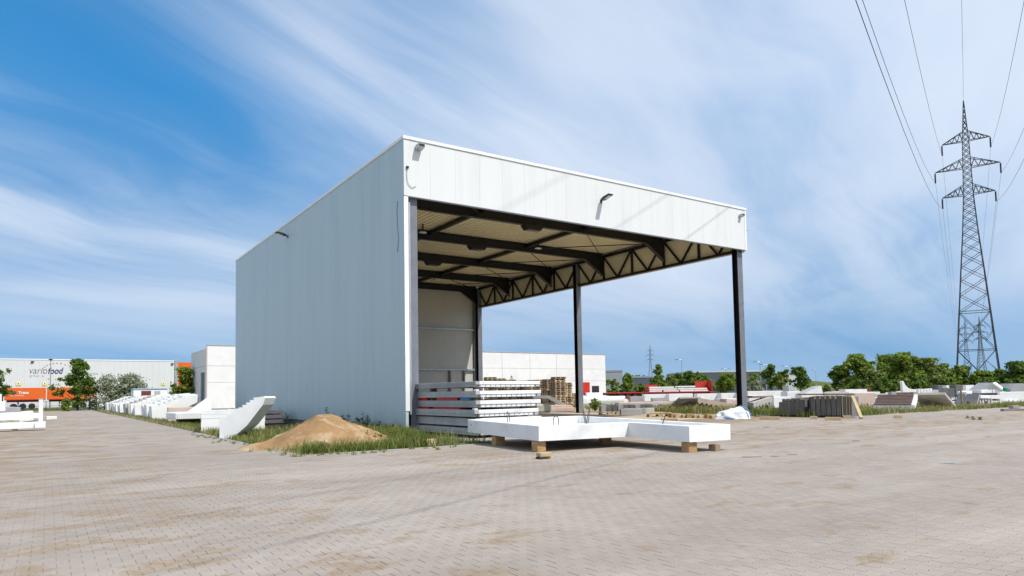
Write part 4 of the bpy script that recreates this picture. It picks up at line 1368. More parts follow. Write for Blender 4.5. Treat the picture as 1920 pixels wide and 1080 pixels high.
# ================================================================== LORRY TRAILERS
def flatbed(label, px0, px1, D, boards, cat='trailer'):
    c0, c1 = at_depth(px0, D), at_depth(px1, D)
    L = (c1 - c0).length
    t = thing('flatbed_trailer', label, cat, c0, math.atan2((c1 - c0).y, (c1 - c0).x), 'red flatbed trailers')
    MB().cbox(0, L, 0, 2.5, 1.08, 1.28, 0.02).build('deck', 'red', t)
    MB().box(0.3, L - 0.3, 0.75, 1.75, 0.85, 1.075).build('chassis', 'steel_dark', t)
    for k in range(3):
        for yy_ in (0.02, 2.18):
            w_ = MB().tube([(L * .62 + k * 1.35, yy_, 0.48), (L * .62 + k * 1.35, yy_ + 0.3, 0.48)], 0.48, 16).build('wheel', 'rubber', t)
            MB().tube([(L * .62 + k * 1.35, yy_ - 0.012, 0.48), (L * .62 + k * 1.35, yy_ - 0.002, 0.48)], 0.27, 12).build('rim', 'red', w_)
    for u in (2.2, ):
        for yy_ in (0.4, 2.0):
            MB().box(u, u + 0.15, yy_, yy_ + 0.15, 0, 0.848).build('landing_leg', 'steel_dark', t)
    for (u, z1) in boards:
        MB().cbox(u, u + 0.12, 0.02, 2.48, 1.283, z1, 0.01).build('headboard', 'red', t)
    return t, L
ft, FL = flatbed('empty red flatbed trailer in front of the concrete hall', 1093, 1206, 122, [(0.0, 3.2)])
MB().cbox(0.0, 1.25, -0.04, -0.005, 1.283, 3.2, 0.01).build('side_board', 'red_bright', ft)
ft2, FL2 = flatbed('red flatbed trailer loaded with white concrete slabs', 1209, 1338, 124, [(FL2_ if False else 0.0, 2.2)] if False else [(12.2, 3.1), (0.6, 2.2)])
MB().cbox(9.9, 12.2, 2.44, 2.5, 1.283, 3.1, 0.01).build('side_board', 'red', ft2)
MB().cbox(0.72, 2.9, 2.44, 2.5, 1.283, 2.6, 0.01).build('side_board', 'red', ft2)
Mt = world_matrix(ft2)
lrg = random.Random(5)
li = 0
for k, (u0, u1, z0) in enumerate(((0.9, 3.2, 1.29), (0.9, 3.4, 1.62), (0.9, 3.0, 1.95), (3.5, 6.3, 1.29), (3.4, 6.0, 1.62), (3.2, 5.4, 1.95), (6.5, 9.0, 1.29), (6.2, 11.4, 1.62), (6.1, 9.3, 2.02), (9.1, 11.6, 1.29))):
    o = link('loaded_slab', MB().cbox(0, u1 - u0, 0, 2.0, 0, 0.26, 0.015).mesh('loaded_slab', 'conc_white'))
    o.matrix_world = Mt @ Matrix.Translation((u0, 0.2 + lrg.uniform(-.05, .1), z0))
    lay = 'bottom' if z0 < 1.4 else 'middle' if z0 < 1.8 else 'top'
    sec = 'front end' if u0 < 3.1 else 'mid-length' if u0 < 6.1 else 'headboard end' if u0 > 9 else 'rear half'
    tag(o, 'white slab in the %s layer at the %s of the red trailer' % (lay, sec), 'concrete slab', 'slabs loaded on the red trailer')

# ================================================================== PALLETS
pm = MB()
for k in range(5):
    pm.box(0, 1.2, k * 0.17, k * 0.17 + 0.12, 0.142, 0.17)
for xx in (0.0, 0.525, 1.05):
    pm.box(xx, xx + 0.15, 0, 0.80, 0.115, 0.14)
    for yy_ in (0.0, 0.335, 0.67):
        pm.box(xx, xx + 0.15, yy_, yy_ + 0.13, 0.030, 0.113)
for yy_ in (0.0, 0.335, 0.67):
    pm.box(0, 1.2, yy_, yy_ + 0.13, 0.0, 0.028)
pal_me = pm.mesh('pallet', 'wood_pale', fix=False)
pal_me2 = pal_me.copy()
pal_me2.materials[0] = MATS['wood_old']
PD = 64.0
base = at_depth(1040, PD)
stacks = []
# sunlit towers, then a row running back to the left
def hz_at(px):
    return 736 - (px - 926) * 0.0157
for (px, D, ytop, what) in ((1049, 63, 706, 'tallest sunlit pallet tower beside the middle column'), (1062, 65, 716, 'sunlit pallet tower right of the tallest one'), (1074, 66, 735, 'low pallet stack right of the towers'),
                            (1034, 64.5, 708, 'pallet tower left of the tallest one'), (1020, 66, 709, 'second pallet tower left of the tallest one'), (1005, 67.5, 710, 'third pallet tower left of the tallest one'),
                            (990, 69, 711, 'fourth pallet tower left of the tallest one'), (975, 70.5, 711, 'fifth pallet tower left of the tallest one'), (960, 72, 710.5, 'sixth pallet tower left of the tallest one'),
                            (940, 73, 706, 'pallet tower topped by darker pallets, seen over the slab stack'), (922, 74, 705, 'leftmost pallet tower seen over the slab stack')):
    b = at_depth(px - 8, D)
    H_ = (hz_at(px) - ytop) * D / F_PX + 1.47
    cnt = max(3, round(H_ / 0.172))
    for k in range(cnt):
        o = link('pallet', pal_me if rg.random() < .45 else pal_me2)
        o.location = (b.x + rg.uniform(-.04, .04), b.y + rg.uniform(-.04, .04), k * 0.1715)
        o.rotation_euler = (0, 0, R(-3) + rg.uniform(-.05, .05))
        tag(o, '%s wooden pallet up in the %s' % (ORD[k], what.replace('pallet tower', 'tower').replace('pallet stack', 'stack')), 'pallet', what)


# ================================================================== YARD: right-hand storage area
RA = -YAW            # direction across the line of sight
FWD = Vector((fw.x, fw.y, 0)).normalized()
def zpix(px, py, D):
    """height of a point seen at a picture row, at distance D"""
    return CAM.z + (ray(px, py) * D).z
def block(name, label, cat, px0, px1, y0, y1, D, dep, m_, group=None, rz=0.0, ch=0.02, on_ground=True):
    """a concrete block standing at distance D, seen between two picture columns"""
    a, b = at_depth(px0, D), at_depth(px1, D)
    L = (b - a).length
    ztop = zpix((px0 + px1) / 2, y0, D)
    zbot = 0.0 if on_ground else zpix((px0 + px1) / 2, y1, D)
    o = MB().cbox(0, L, 0, dep, 0, ztop - zbot, ch).build(name, m_)
    o.location = (a.x, a.y, zbot)
    o.rotation_euler = (0, 0, RA + rz)
    return tag(o, label, cat, group)
def solid(name, label, cat, pts, th, m_, group=None):
    """plate through four points, thickened along its normal"""
    p = [Vector(q) for q in pts]
    nrm = (p[1] - p[0]).cross(p[3] - p[0]).normalized()
    if nrm.z < 0:
        nrm = -nrm
    o0 = p[0].copy()
    mb_ = MB()
    vs_ = [q - o0 for q in p] + [q - o0 + nrm * th for q in p]
    mb_.add(vs_, [(3, 2, 1, 0), (4, 5, 6, 7), (0, 1, 5, 4), (1, 2, 6, 5), (2, 3, 7, 6), (3, 0, 4, 7)])
    o = mb_.build(name, m_)
    o.location = o0
    return tag(o, label, cat, group)
def P3(px, D, z):
    p = at_depth(px, D)
    return Vector((p.x, p.y, z))
def yard_flight(label, px0, px1, D, prof, wdt, m_, flip=False, rz=0.0, z0=0.0, group='stair flights in the yard', side=None):
    a = at_depth(px0, D)
    Lw = (at_depth(px1, D) - a).length
    Lp = max(u for u, v in prof)
    s_ = Lw / Lp
    pr_ = [((Lp - u if flip else u) * s_, v) for u, v in prof]
    if flip:
        pr_ = pr_[::-1]
    o = MB().prism(pr_, 0, wdt, 'y').build('stair_flight', m_)
    o.location = (a.x, a.y, z0)
    o.rotation_euler = (0, 0, RA + rz)
    tag(o, label, 'stair flight', group)
    if side:
        MB().prism(pr_, -0.03, -0.003, 'y').build('side_face', side, o)
    return o
GY = 'concrete elements stored in the yard'
# grey stair flight and pink slabs behind the slab stack
yard_flight('grey stair flight with long landing before the pallets', 1000, 1058, 58, flight_profile(5, 0.24, 0.13, 0.24, 0.25, 1.3), 1.2, 'conc_grey', True, z0=0.32)
for q in (0.3, 1.6):
    p = at_depth(1004 + q * 12, 58.6)
    timber('timber bearer under the grey stair flight, %s end' % ('landing' if q < 1 else 'lower'), p, (0.2, 1.0, 0.9 if q < 1 else 0.33), RA, 'wood_old', None, 'spacer')
block('pink_slab', 'low pink slab on the hall floor edge, lower of two', 'concrete slab', 1000, 1078, 765, 773, 52, 2.0, 'conc_pink', GY)
block('pink_slab', 'low pink slab on the hall floor edge, upper of two', 'concrete slab', 1012, 1072, 760, 766, 52.5, 1.6, 'conc_pink', GY, on_ground=False)
block('pale_block', 'pale rounded concrete block before the pink slabs', 'concrete block', 1003, 1033, 757, 768, 50, 0.8, 'conc_light', GY, ch=0.12)
# white beams at the middle column
for k, (px0, px1, y0, y1, D) in enumerate(((1092, 1172, 743, 748, 88), (1096, 1176, 748.5, 754, 87), (1100, 1130, 736, 743, 88.2), (1078, 1100, 747, 757, 84))):
    block('yard_beam', ['upper white beam beyond the middle column', 'lower white beam beyond the middle column', 'short white block on the beams beyond the middle column', 'white block just behind the middle column'][k], 'concrete beam', px0, px1, y0, y1, D, 1.2, 'conc_white', GY, on_ground=(k in (1, 3)))
# long row of white boxes
for k, (px0, px1, y0) in enumerate(((1208, 1251, 739), (1254, 1299, 738), (1307, 1347, 738), (1352, 1384, 737), (1386, 1424, 736.5), (1426, 1468, 736))):
    block('white_box', '%s white concrete box from the loaded trailer\'s rear wheels, in the long row' % ORD[k], 'concrete box', px0, px1, y0, 751, 97 - k * 1.5, 1.6, 'conc_white', 'white concrete boxes in a long row')
block('grey_crate', 'grey ribbed crate before the second white box', 'crate', 1223, 1251, 746, 753, 90, 1.0, 'conc_grey', GY)
block('grey_crate', 'grey pile of small blocks before the trailer wheels', 'crate', 1182, 1206, 743, 753, 91, 1.2, 'conc_grey', GY)
block('yard_slab', 'flat white slab with ribbed underside below the long row', 'concrete slab', 1352, 1440, 747, 751, 80, 2.0, 'conc_white', GY)
block('yard_slab', 'long pink slab lying on the yard soil', 'concrete slab', 1160, 1262, 754, 760, 66, 2.2, 'conc_pink', GY)
block('yard_slab', 'thin grey slab under the trailer row', 'concrete slab', 1126, 1170, 751, 757, 76, 1.8, 'conc_light', GY)
# dark toothed blocks in a row
for k in range(11):
    p = at_depth(1127 + k * 10.6, 49.5 - k * 0.05)
    o = MB().prism([(0, 0), (0.40, 0), (0.40, 0.42), (0.30, 0.50), (0.08, 0.50), (0, 0.42)], 0, 1.2, 'y').build('kerb_block', 'conc_dark' if k % 3 else 'conc_grey')
    o.location = (p.x, p.y, 0)
    o.rotation_euler = (0, 0, RA + rg.uniform(-.03, .03))
    tag(o, 'dark concrete block, %s from the shrub in the low dark row' % ORD[k], 'concrete block', 'dark blocks in a low row')
solid('plastic_sheet', 'crumpled grey plastic sheet over the end of the dark row', 'sheet', (P3(1226, 48.6, 0.05), P3(1246, 48.4, 0.03), P3(1240, 49.4, 0.5), P3(1222, 49.6, 0.51)), 0.02, 'text_grey')
for k, (px0, px1, y0, D) in enumerate(((1163, 1202, 767, 42.4), (1168, 1210, 765.5, 43.2), (1200, 1226, 765, 43.6))):
    block('grey_beam', ['nearer short grey beam behind the tray', 'farther short grey beam behind the tray', 'grey beam end with white face behind the tray'][k], 'concrete beam', px0, px1, y0, 778, D, 0.36, 'conc_grey' if k < 2 else 'conc_light', GY)
for k, px in enumerate((1124, 1144, 1216, 1236)):
    o = link('pallet', pal_me)
    p = at_depth(px, 43.5 if k < 2 else 38.5)
    o.location = (p.x, p.y, 0)
    o.rotation_euler = (0, 0, RA + rg.uniform(-.1, .1))
    tag(o, ['wooden pallet lying flat beside the shrub', 'wooden pallet lying flat left of the grey beams', 'flat wooden pallet under cardboard left of the timber row', 'flat wooden pallet starting the timber row'][k], 'pallet')
solid('cardboard', 'sheet of brown cardboard on the flat pallets', 'cardboard', (P3(1216, 38.6, 0.18), P3(1262, 38.4, 0.19), P3(1256, 39.6, 0.22), P3(1222, 39.6, 0.26)), 0.015, 'wood')
for k in range(8):
    px = 1258 + k * 11
    p = at_depth(px, 37.4 - k * 0.25)
    timber('squared timber, %s from the cardboard in the row before the bag' % ORD[k], p, (0.22 + 0.1 * (k % 2), 0.5, 0.16 + 0.05 * (k % 3 == 0)), RA + rg.uniform(-.2, .2), 'wood_pale' if k % 3 else 'wood', 'squared timbers in a row')
p = G(1255, 789)
timber('flat board on the paving behind the tray', p, (0.75, 0.2, 0.12), RA, 'wood', None, 'board', 'board')
# tilted slab and pink inverted flights
solid('tilted_slab', 'large pale slab propped up at a tilt beside the pink flights', 'concrete slab', (P3(1243, 47.4, 0.0), P3(1290, 47.4, 0.06), P3(1314, 45.2, 0.94), P3(1274, 45.9, 0.93)), 0.11, 'conc_light')
def teeth_prof(nst, L, z0, z1, th):
    """inverted flight: straight upper face, toothed lower face"""
    top = [(0, z0), (L, z1)]
    bot = []
    st_ = L / nst
    sl = (z1 - z0) / L
    for i in range(nst, 0, -1):
        xx = i * st_
        bot += [(xx - 0.001, z0 + sl * xx - th), (xx - st_ * 0.75, z0 + sl * (xx - st_ * .75) - th - 0.16)]
    bot.append((0, z0 - th))
    return top + bot
yard_flight('pink stair flight lying face down, nearer to the hall', 1308, 1378, 45.2, teeth_prof(8, 2.6, 0.98, 0.50, 0.26), 1.3, 'conc_pink')
yard_flight('pink stair flight lying face down, just behind the column', 1362, 1416, 45.8, teeth_prof(6, 2.0, 0.86, 0.46, 0.24), 1.3, 'conc_pink')
yard_flight('brown-topped stair flight with pale teeth past the column', 1412, 1448, 43.0, teeth_prof(6, 1.4, 0.62, 0.98, 0.24), 1.3, 'conc_light')
block('brown_board', 'dark brown board lying on the toothed flight past the column', 'board', 1410, 1450, 742, 746, 43.6, 0.9, 'conc_brown', GY, on_ground=False)
for k, (px, D, hh, lab) in enumerate(((1314, 45.9, 0.52, 'tall bearer under the high end of the nearer pink flight'), (1366, 45.9, 0.18, 'low bearer under the low end of the nearer pink flight'), (1368, 46.5, 0.42, 'tall bearer under the pink flight behind the column'), (1408, 46.4, 0.12, 'low bearer under the pink flight behind the column'),
                                      (1418, 43.7, 0.24, 'low bearer under the toothed flight past the column'), (1440, 43.7, 0.44, 'tall bearer under the toothed flight past the column'), (1292, 46.3, 0.62, 'prop under the raised edge of the large pale slab'), (1745, 44.4, 0.60, 'prop under the raised edge of the tilted grey slab'))):
    timber(lab, at_depth(px, D), (0.22, 0.5, hh), RA, 'wood_old', 'bearers in the yard', 'spacer')
# big bag slumped at the column
mb = MB()
nu, nv_ = 36, 18
for j in range(nv_ + 1):
    for i in range(nu):
        a = 2 * math.pi * i / nu
        f = j / nv_
        rad = math.sin(f * math.pi / 2) ** 0.6
        z = 0.62 * math.cos(f * math.pi / 2) ** 0.9
        x_, y_ = 0.86 * rad * math.cos(a), 0.5 * rad * math.sin(a)
        z *= 0.70 + 0.42 * (x_ + 0.6) / 1.5
        d_ = 0.12 * noise.noise(Vector((x_ * 3, y_ * 3, z * 3))) + 0.05 * noise.noise(Vector((x_ * 9, y_ * 9, z * 9 + 3)))
        mb.v.append((x_ + d_ * math.cos(a), y_ + d_ * math.sin(a), max(0.0, z + d_ * 0.6 - 0.02)))
for j in range(nv_):
    for i in range(nu):
        k = (i + 1) % nu
        mb.f.append((j * nu + i, j * nu + k, (j + 1) * nu + k, (j + 1) * nu + i))
p = at_depth(1372, 34.6)
bag = thing('big_bag', 'slumped white bulk bag with blue straps at the foot of the column', 'bag', p, RA)
mb.build('sack', 'bigbag', bag, smooth=True)
MB().tube([(-0.8, -0.42, 0.03), (-0.55, -0.5, 0.10), (-0.3, -0.52, 0.05), (-0.1, -0.55, 0.02)], 0.035, 6).build('strap', 'bag_blue', bag)
MB().tube([(0.3, -0.2, 0.66), (0.62, -0.3, 0.50), (0.82, -0.34, 0.2)], 0.03, 6).build('strap', 'bag_blue', bag)
MB().prism([(-1.05, 0), (-0.5, 0), (-0.62, 0.13), (-0.9, 0.17)], -0.5, -0.28, 'y').build('loose_flap', 'bigbag', bag)

# ---- dark plates standing on edge, their long face turned to the paved lane side
GP = 'dark concrete plates standing on edge'
PA = math.atan2(-0.99, 0.16)
PORG = Vector((21.36, -1.15, 0))
PDIR = Vector((math.cos(PA), math.sin(PA), 0))
def along_pack(px):
    """distance along the pack line at a picture column"""
    d = ray(px, 780)
    # solve CAM + d*t = PORG + PDIR*s in plan
    den = d.x * PDIR.y - d.y * PDIR.x
    t_ = ((PORG.x - CAM.x) * PDIR.y - (PORG.y - CAM.y) * PDIR.x) / den
    q = CAM + d * t_
    return (Vector((q.x, q.y, 0)) - PORG).dot(PDIR), depth_of((q.x, q.y, 0))
def plate(label, px0, px1, y0, back=0.0, z0=0.08, m_='conc_plate', cat='concrete plate', leaves=3, dep=0.9, z1=None):
    s0, d0 = along_pack(px0)
    s1, d1 = along_pack(px1)
    zt_ = zpix((px0 + px1) / 2, y0, (d0 + d1) / 2)
    o_ = PORG + PDIR * s0 + Vector((-PDIR.y, PDIR.x, 0)) * back
    t = thing('plate', label, cat, (o_.x, o_.y, z0), PA, GP)
    L = s1 - s0 - 0.006
    for q in range(leaves):
        hh = (zt_ if z1 is None else z1) - z0 - rg.uniform(0, .025)
        MB().cbox(q * L / leaves + .003, (q + 1) * L / leaves - .003, 0, dep, 0, hh, 0.008).build('leaf', m_, t)
    return t
for k in range(6):
    plate('dark concrete plate, %s from the column in the lower pack' % ORD[k], 1461 + k * 7.8, 1461 + (k + 1) * 7.8, 753.5 if k < 5 else 749)
for k in range(4):
    s0, d0 = along_pack(1466.5 + k * 8.6)
    z0_ = zpix(1480, 753.2, d0)
    plate('%s small dark plate on top of the lower pack' % ORD[k], 1466.5 + k * 8.6, 1473 + k * 8.6, 747.5 - (k > 1), 0.05, z0_, 'conc_plate', 'concrete plate', 1, 0.7)
plate('tall dark plate in the gap between the two packs', 1510, 1519, 744, 0.5)
for k in range(6):
    plate('dark concrete plate, %s from the gap in the taller pack' % ORD[k], 1521 + k * 9.6, 1520 + (k + 1) * 9.6, 743 - (k % 2) * .6)
    if k < 5:
        s0, d0 = along_pack(1530.0 + k * 9.6)
        o_ = PORG + PDIR * s0
        q = MB().box(-0.035, 0.035, -0.05, 0.3, 0.0, 0.17).build('spacer_strip', 'wood_pale')
        q.location = (o_.x, o_.y, zpix(1530, 748.5, d0))
        q.rotation_euler = (0, 0, PA)
        tag(q, 'pale spacer strip after the %s plate of the taller pack' % ORD[k], 'spacer', 'spacer strips of the plate pack')
for k, (px0, px1, m_) in enumerate(((1579, 1581.5, 'wood_pale'), (1582, 1586.5, 'conc_plate'), (1587, 1589.2, 'wood_pale'), (1589.8, 1592, 'conc_plate'), (1592.4, 1594.6, 'wood_pale'), (1595, 1598.5, 'conc_plate'))):
    plate(['pale batten right after the taller plate pack', 'thin dark plate between the first two battens', 'second pale batten at the end of the taller pack', 'thin dark plate after the second batten', 'third pale batten at the end of the taller pack', 'last thin dark plate of the taller pack'][k],
          px0, px1, 743, 0.0, 0.05, m_, 'concrete plate' if 'conc' in m_ else 'batten', 1)
s0, d0 = along_pack(1496)
s1, d1 = along_pack(1603)
p0 = PORG + PDIR * s0 + Vector((0.1, 0, zpix(1496, 739.5, d0)))
p1 = PORG + PDIR * s1 + Vector((0.1, 0, zpix(1603, 739.3, d1)))
t = MB().bar((0, 0, 0), p1 - p0, 0.22, 0.07).build('plank', 'wood_old')
t.location = p0
tag(t, 'long weathered plank laid over the taller plate pack', 'plank')
s2, d2 = along_pack(1600)
p0 = PORG + PDIR * (s2 + .02) + Vector((-0.05, 0, zpix(1600, 743, d2)))
p1 = G(1615, 784, 0.03)
t = MB().bar((0, 0, 0), p1 - p0, 0.14, 0.10).build('prop_timber', 'wood_pale')
t.location = p0
tag(t, 'pale timber leaning against the end of the plate pack', 'timber')
for k, (px0, px1) in enumerate(((1462, 1516), (1519, 1578))):
    plate(['dark bearer under the lower plate pack', 'dark bearer under the taller plate pack'][k], px0, px1, 780, 0.1, -0.03, 'wood_dark', 'bearer', 1, 0.7, 0.075)
for k, (px0, px1, y0, yb, lab, m_) in enumerate(((1425, 1462, 781, 787, 'long pale timber on the paving before the lower plate pack', 'wood_pale'), (1519, 1533, 780, 786, 'short pale timber before the gap of the plate packs', 'wood_pale'),
                                                (1547, 1578, 781, 788, 'pale timber with dark end before the taller plate pack', 'wood_pale'), (1677, 1692, 778.5, 784, 'short timber alone on the paving edge', 'wood_pale'), (1581, 1597, 779, 785, 'short pale timber at the foot of the battens', 'wood_pale'))):
    a, b = G(px0, yb), G(px1, yb)
    o = MB().cbox(0, (b - a).length, 0, 0.16, 0, 0.15, 0.008).build('timber_block', m_)
    o.location = (a.x, a.y, -0.006)
    o.rotation_euler = (0, 0, math.atan2((b - a).y, (b - a).x))
    tag(o, lab, 'timber block', 'timbers on the paving edge')
a = at_depth(1412, 35)
block('board', 'dark board lying in the grass past the column', 'board', 1415, 1462, 778, 781, 37.0, 0.25, 'conc_dark', None)
# ---- behind the plates
yard_flight('white stair flight rising to a point behind the plate packs', 1503, 1546, 58, [(0, 0.0), (0, 0.95)] + [(0.24 * i + d_, 0.95 + 0.10 * i + z_) for i in range(7) for d_, z_ in ((0.0, 0.09), (0.24, 0.10))] + [(1.75, 1.66), (2.0, 0.0)], 1.3, 'conc_white')
yard_flight('grey-shaded white flight tipped over behind the lower pack', 1478, 1502, 62, [(0, 0.0), (0.05, 1.75), (0.25, 1.70), (0.5, 1.5), (0.75, 1.4), (1.1, 1.2), (1.1, 0)], 1.3, 'conc_light')
for k, (px0, px1, y0, y1, D, m_) in enumerate(((1402, 1470, 733, 741, 66, 'conc_white'), (1404, 1438, 741, 746, 62, 'conc_white'), (1450, 1482, 744, 756, 52, 'conc_white'), (1476, 1500, 734, 742, 60, 'conc_white'), (1585, 1626, 730, 733.5, 72, 'conc_white'),
                                         (1545, 1590, 735, 741, 66, 'conc_light'), (1602, 1640, 737, 748, 52, 'conc_pink'), (1592, 1650, 735, 739, 70, 'conc_white'), (1640, 1690, 738, 742, 66, 'conc_light'), (1560, 1600, 734, 738, 75, 'conc_white'))):
    lab = ['long white beam above the grass past the column', 'white beam under the long one past the column', 'white block left of the lower plate pack', 'white block under the tipped flight', 'white beam on dark feet before the big trees',
           'pale slab right of the pointed flight', 'pink slab behind the leaning timber', 'thin white slab behind the pink one', 'pale slab left of the curved white flight', 'white slab far behind the plank'][k]
    block('yard_slab', lab, 'concrete slab', px0, px1, y0, y1, D, 1.4, m_, GY)
block('machine', 'dark red machine part before the big trees', 'machine part', 1579, 1634, 729, 736, 78, 1.5, 'maroon', None)
# brown-topped flight, near
def top_flight(label, p, rz, nst, tr_, ri, wdt, th, topm, sidem):
    t = thing('stair_flight', label, 'stair flight', p, rz, 'stair flights in the yard')
    prof = flight_profile(nst, tr_, ri, th, 0.12, 0.1)
    MB().prism(prof, 0, wdt, 'x').build('flight', topm, t)
    for k_ in range(nst):
        y_ = 0.12 + k_ * tr_
        MB().prism([(y_, 0.02 + k_ * ri), (y_ + tr_ * .96, 0.02 + k_ * ri), (y_ + tr_ * .96, th + (k_ + 1) * ri - .005), (y_ + .02, th + k_ * ri + .01)], wdt + 0.002, wdt + 0.17, 'x').build('tooth', sidem, t)
    MB().box(-0.02, wdt, -0.05, -0.003, 0, th - 0.02).build('front_face', sidem, t)
    for k_ in range(nst):
        y_ = 0.12 + k_ * tr_
        MB().box(0.01, wdt - .01, y_ - 0.03, y_ + 0.11, th + (k_ + 1) * ri + .001, th + (k_ + 1) * ri + .014).build('nosing', 'conc_pink', t)
    return t
p = at_depth(1637, 41.5)
top_flight('stair flight with brown treads and white toothed side in the grass', (p.x, p.y, 0.12), RA - R(36), 7, 0.33, 0.085, 1.95, 0.27, 'conc_brown', 'conc_white')
timber('bearer under the brown-treaded stair flight', at_depth(1650, 42.6), (0.2, 0.3, 0.13), RA, 'wood_dark', None, 'spacer')
timber('second bearer under the brown-treaded stair flight', at_depth(1690, 42.9), (0.2, 0.3, 0.13), RA, 'wood_dark', None, 'spacer')
solid('tilted_slab', 'grey slab tilted over the grass with shaded underside', 'concrete slab', (P3(1728, 46.6, 0.0), P3(1793, 44.4, 0.0), P3(1771, 43.0, 0.96), P3(1713, 43.8, 0.95)), 0.13, 'conc_light')
# curved white flight and dark blocks
yard_flight('white stair flight with curled-up end before the big trees', 1692, 1748, 60, [(0.15, 0.0), (0.05, 1.2), (0.0, 1.95), (0.12, 2.0), (0.30, 1.62), (0.55, 1.36), (0.9, 1.26), (1.3, 1.24), (2.6, 1.30), (2.6, 0.75), (2.4, 0.0)], 0.35, 'conc_white')
for k in range(5):
    block('ribbed_step', '%s pale rib along the curled white flight' % ORD[k], 'concrete rib', 1722 + k * 5.6, 1725 + k * 5.6, 729, 740, 59.5, 0.3, 'conc_white', GY, ch=0.01)
for k, (px0, px1, y0, D, m_, lab) in enumerate(((1759, 1768, 722, 62, 'conc_dark', 'tall dark block right of the curled flight'), (1768, 1779, 727, 62, 'conc_dark', 'dark block, second right of the curled flight'), (1779, 1790, 728, 62, 'conc_dark', 'dark block, third right of the curled flight'),
                                           (1792, 1806, 722, 63, 'conc_dark', 'tall dark block next to the dark beam'), (1775, 1793, 722.5, 66, 'conc_white', 'white broken piece behind the dark blocks'), (1811, 1827, 722, 66, 'conc_white', 'white curved piece above the dark beam'),
                                           (1749, 1760, 731, 60, 'conc_light', 'pale block between the curled flight and dark blocks'))):
    block('yard_block', lab, 'concrete block', px0, px1, y0, 745, D, 0.9, m_, GY)
block('dark_beam', 'long dark concrete beam under the white curved piece', 'concrete beam', 1805, 1843, 732, 738, 58, 0.6, 'conc_dark', GY)
yard_flight('dark grey flight with white edge shaped like a tent roof', 1838, 1878, 57, [(0, 0.9), (0.0, 1.02), (1.05, 1.72), (1.2, 1.70), (1.9, 1.12), (1.9, 0.9)], 1.6, 'conc_grey')
solid('edge_slab', 'white slab leaning on the tent-shaped flight', 'concrete slab', (P3(1861, 55.6, 1.64), P3(1880, 55.2, 1.05), P3(1884, 56.4, 1.08), P3(1866, 56.8, 1.72)), 0.08, 'conc_white')
yard_flight('grey stair flight at the far right edge of the yard', 1893, 1935, 56, [(0, 0.0), (0.1, 1.15), (0.5, 1.62), (1.0, 1.62), (1.8, 1.5), (1.8, 0.0)], 1.6, 'conc_grey')
for k, (px0, px1, y0, y1, D) in enumerate(((1840, 1860, 731, 737, 55), (1862, 1886, 730.5, 737, 55.5), (1858, 1876, 741, 748, 53), (1838, 1858, 742, 747, 53), (1862, 1876, 752, 757, 52))):
    block('stacked_beam', ['white beam end at the top of the stack, left piece', 'white beam end at the top of the stack, right piece', 'white beam end in the middle of the stack beside the white wall', 'cream beam end left of the white wall', 'lowest white beam end beside the white wall'][k], 'concrete beam', px0, px1, y0, y1, D, 2.0, 'conc_white', GY, on_ground=(k == 4))
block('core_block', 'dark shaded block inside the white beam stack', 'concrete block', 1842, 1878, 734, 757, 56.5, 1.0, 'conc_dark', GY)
block('white_wall', 'long white wall element at the right edge of the yard', 'concrete wall', 1874, 2010, 734, 757, 53, 0.25, 'frame_white', GY)
def tooth_row(label, px0, px1, D, nst, z0, h, dep=1.0):
    a = at_depth(px0, D)
    L = (at_depth(px1, D) - a).length
    t = thing('toothed_element', label, 'stair flight', (a.x, a.y, z0), RA, 'toothed stair elements')
    MB().cbox(0, L, 0.12, dep, -z0, h * 0.9, 0.02).build('body', 'conc_dark', t)
    st_ = L / nst
    for i in range(nst):
        MB().prism([(i * st_ + .02, 0), ((i + 1) * st_ - .02, 0), ((i + .5) * st_, h)], 0, 0.1, 'y').build('tooth', 'conc_white', t)
tooth_row('row of white pointed teeth on a dark flight, nearest the white wall', 1824, 1862, 49.5, 7, 0.12, 0.36)
tooth_row('row of white pointed teeth between the tilted slab and the post', 1783, 1804, 50.5, 5, 0.45, 0.22)
tooth_row('pair of tall white teeth beside the wooden post', 1807, 1822, 50, 2, 0.3, 0.62)
block('low_block', 'low white toothed base under the small teeth', 'concrete block', 1785, 1822, 752, 757, 50.2, 0.5, 'conc_white', GY)
p = at_depth(1803, 48)
t = MB().cbox(-0.05, 0.05, -0.05, 0.05, 0, 1.25, 0.01).build('wooden_post', 'wood_old')
t.location = (p.x, p.y, 0)
t.rotation_euler = (0, R(-4), 0)
tag(t, 'leaning wooden post among the toothed elements', 'post')
a = at_depth(1806, 46)
t = thing('low_barrier', 'low rusty barrier with two posts in the grass', 'barrier', (a.x, a.y, 0), RA)
for u in (0.3, 1.5):
    MB().box(u - 0.05, u + 0.05, -0.05, 0.05, 0, 0.42).build('post', 'wood_dark', t)
MB().box(0.0, 1.6, -0.09, -0.053, 0.14, 0.26).build('rail', 'conc_brown', t)
a = G(1882, 771)
o = MB().cbox(0, 4.0, 0, 0.25, 0, 0.13, 0.01).build('timber_beam', 'conc_brown')
o.location = (a.x, a.y, -.004)
o.rotation_euler = (0, 0, RA + R(2))
tag(o, 'long brown timber on the paving at the right edge', 'timber')
block('edge_stone', 'grey stone block behind the long brown timber', 'stone block', 1898, 1911, 760.5, 766, 43, 0.4, 'conc_grey', None)
block('green_bag', 'small green plastic bundle on the white wall element', 'bundle', 1883, 1891, 726, 734, 53.02, 0.22, 'green_plastic', None, ch=0.1, on_ground=False)
p = at_depth(1886, 55)
block('red_box', 'small red and white box between the teeth and the stack', 'box', 1822, 1829, 738.5, 743, 52.5, 0.3, 'red_bright', None)
crg = random.Random(77)
pxs = sorted(crg.uniform(1406, 1905) for _ in range(58))
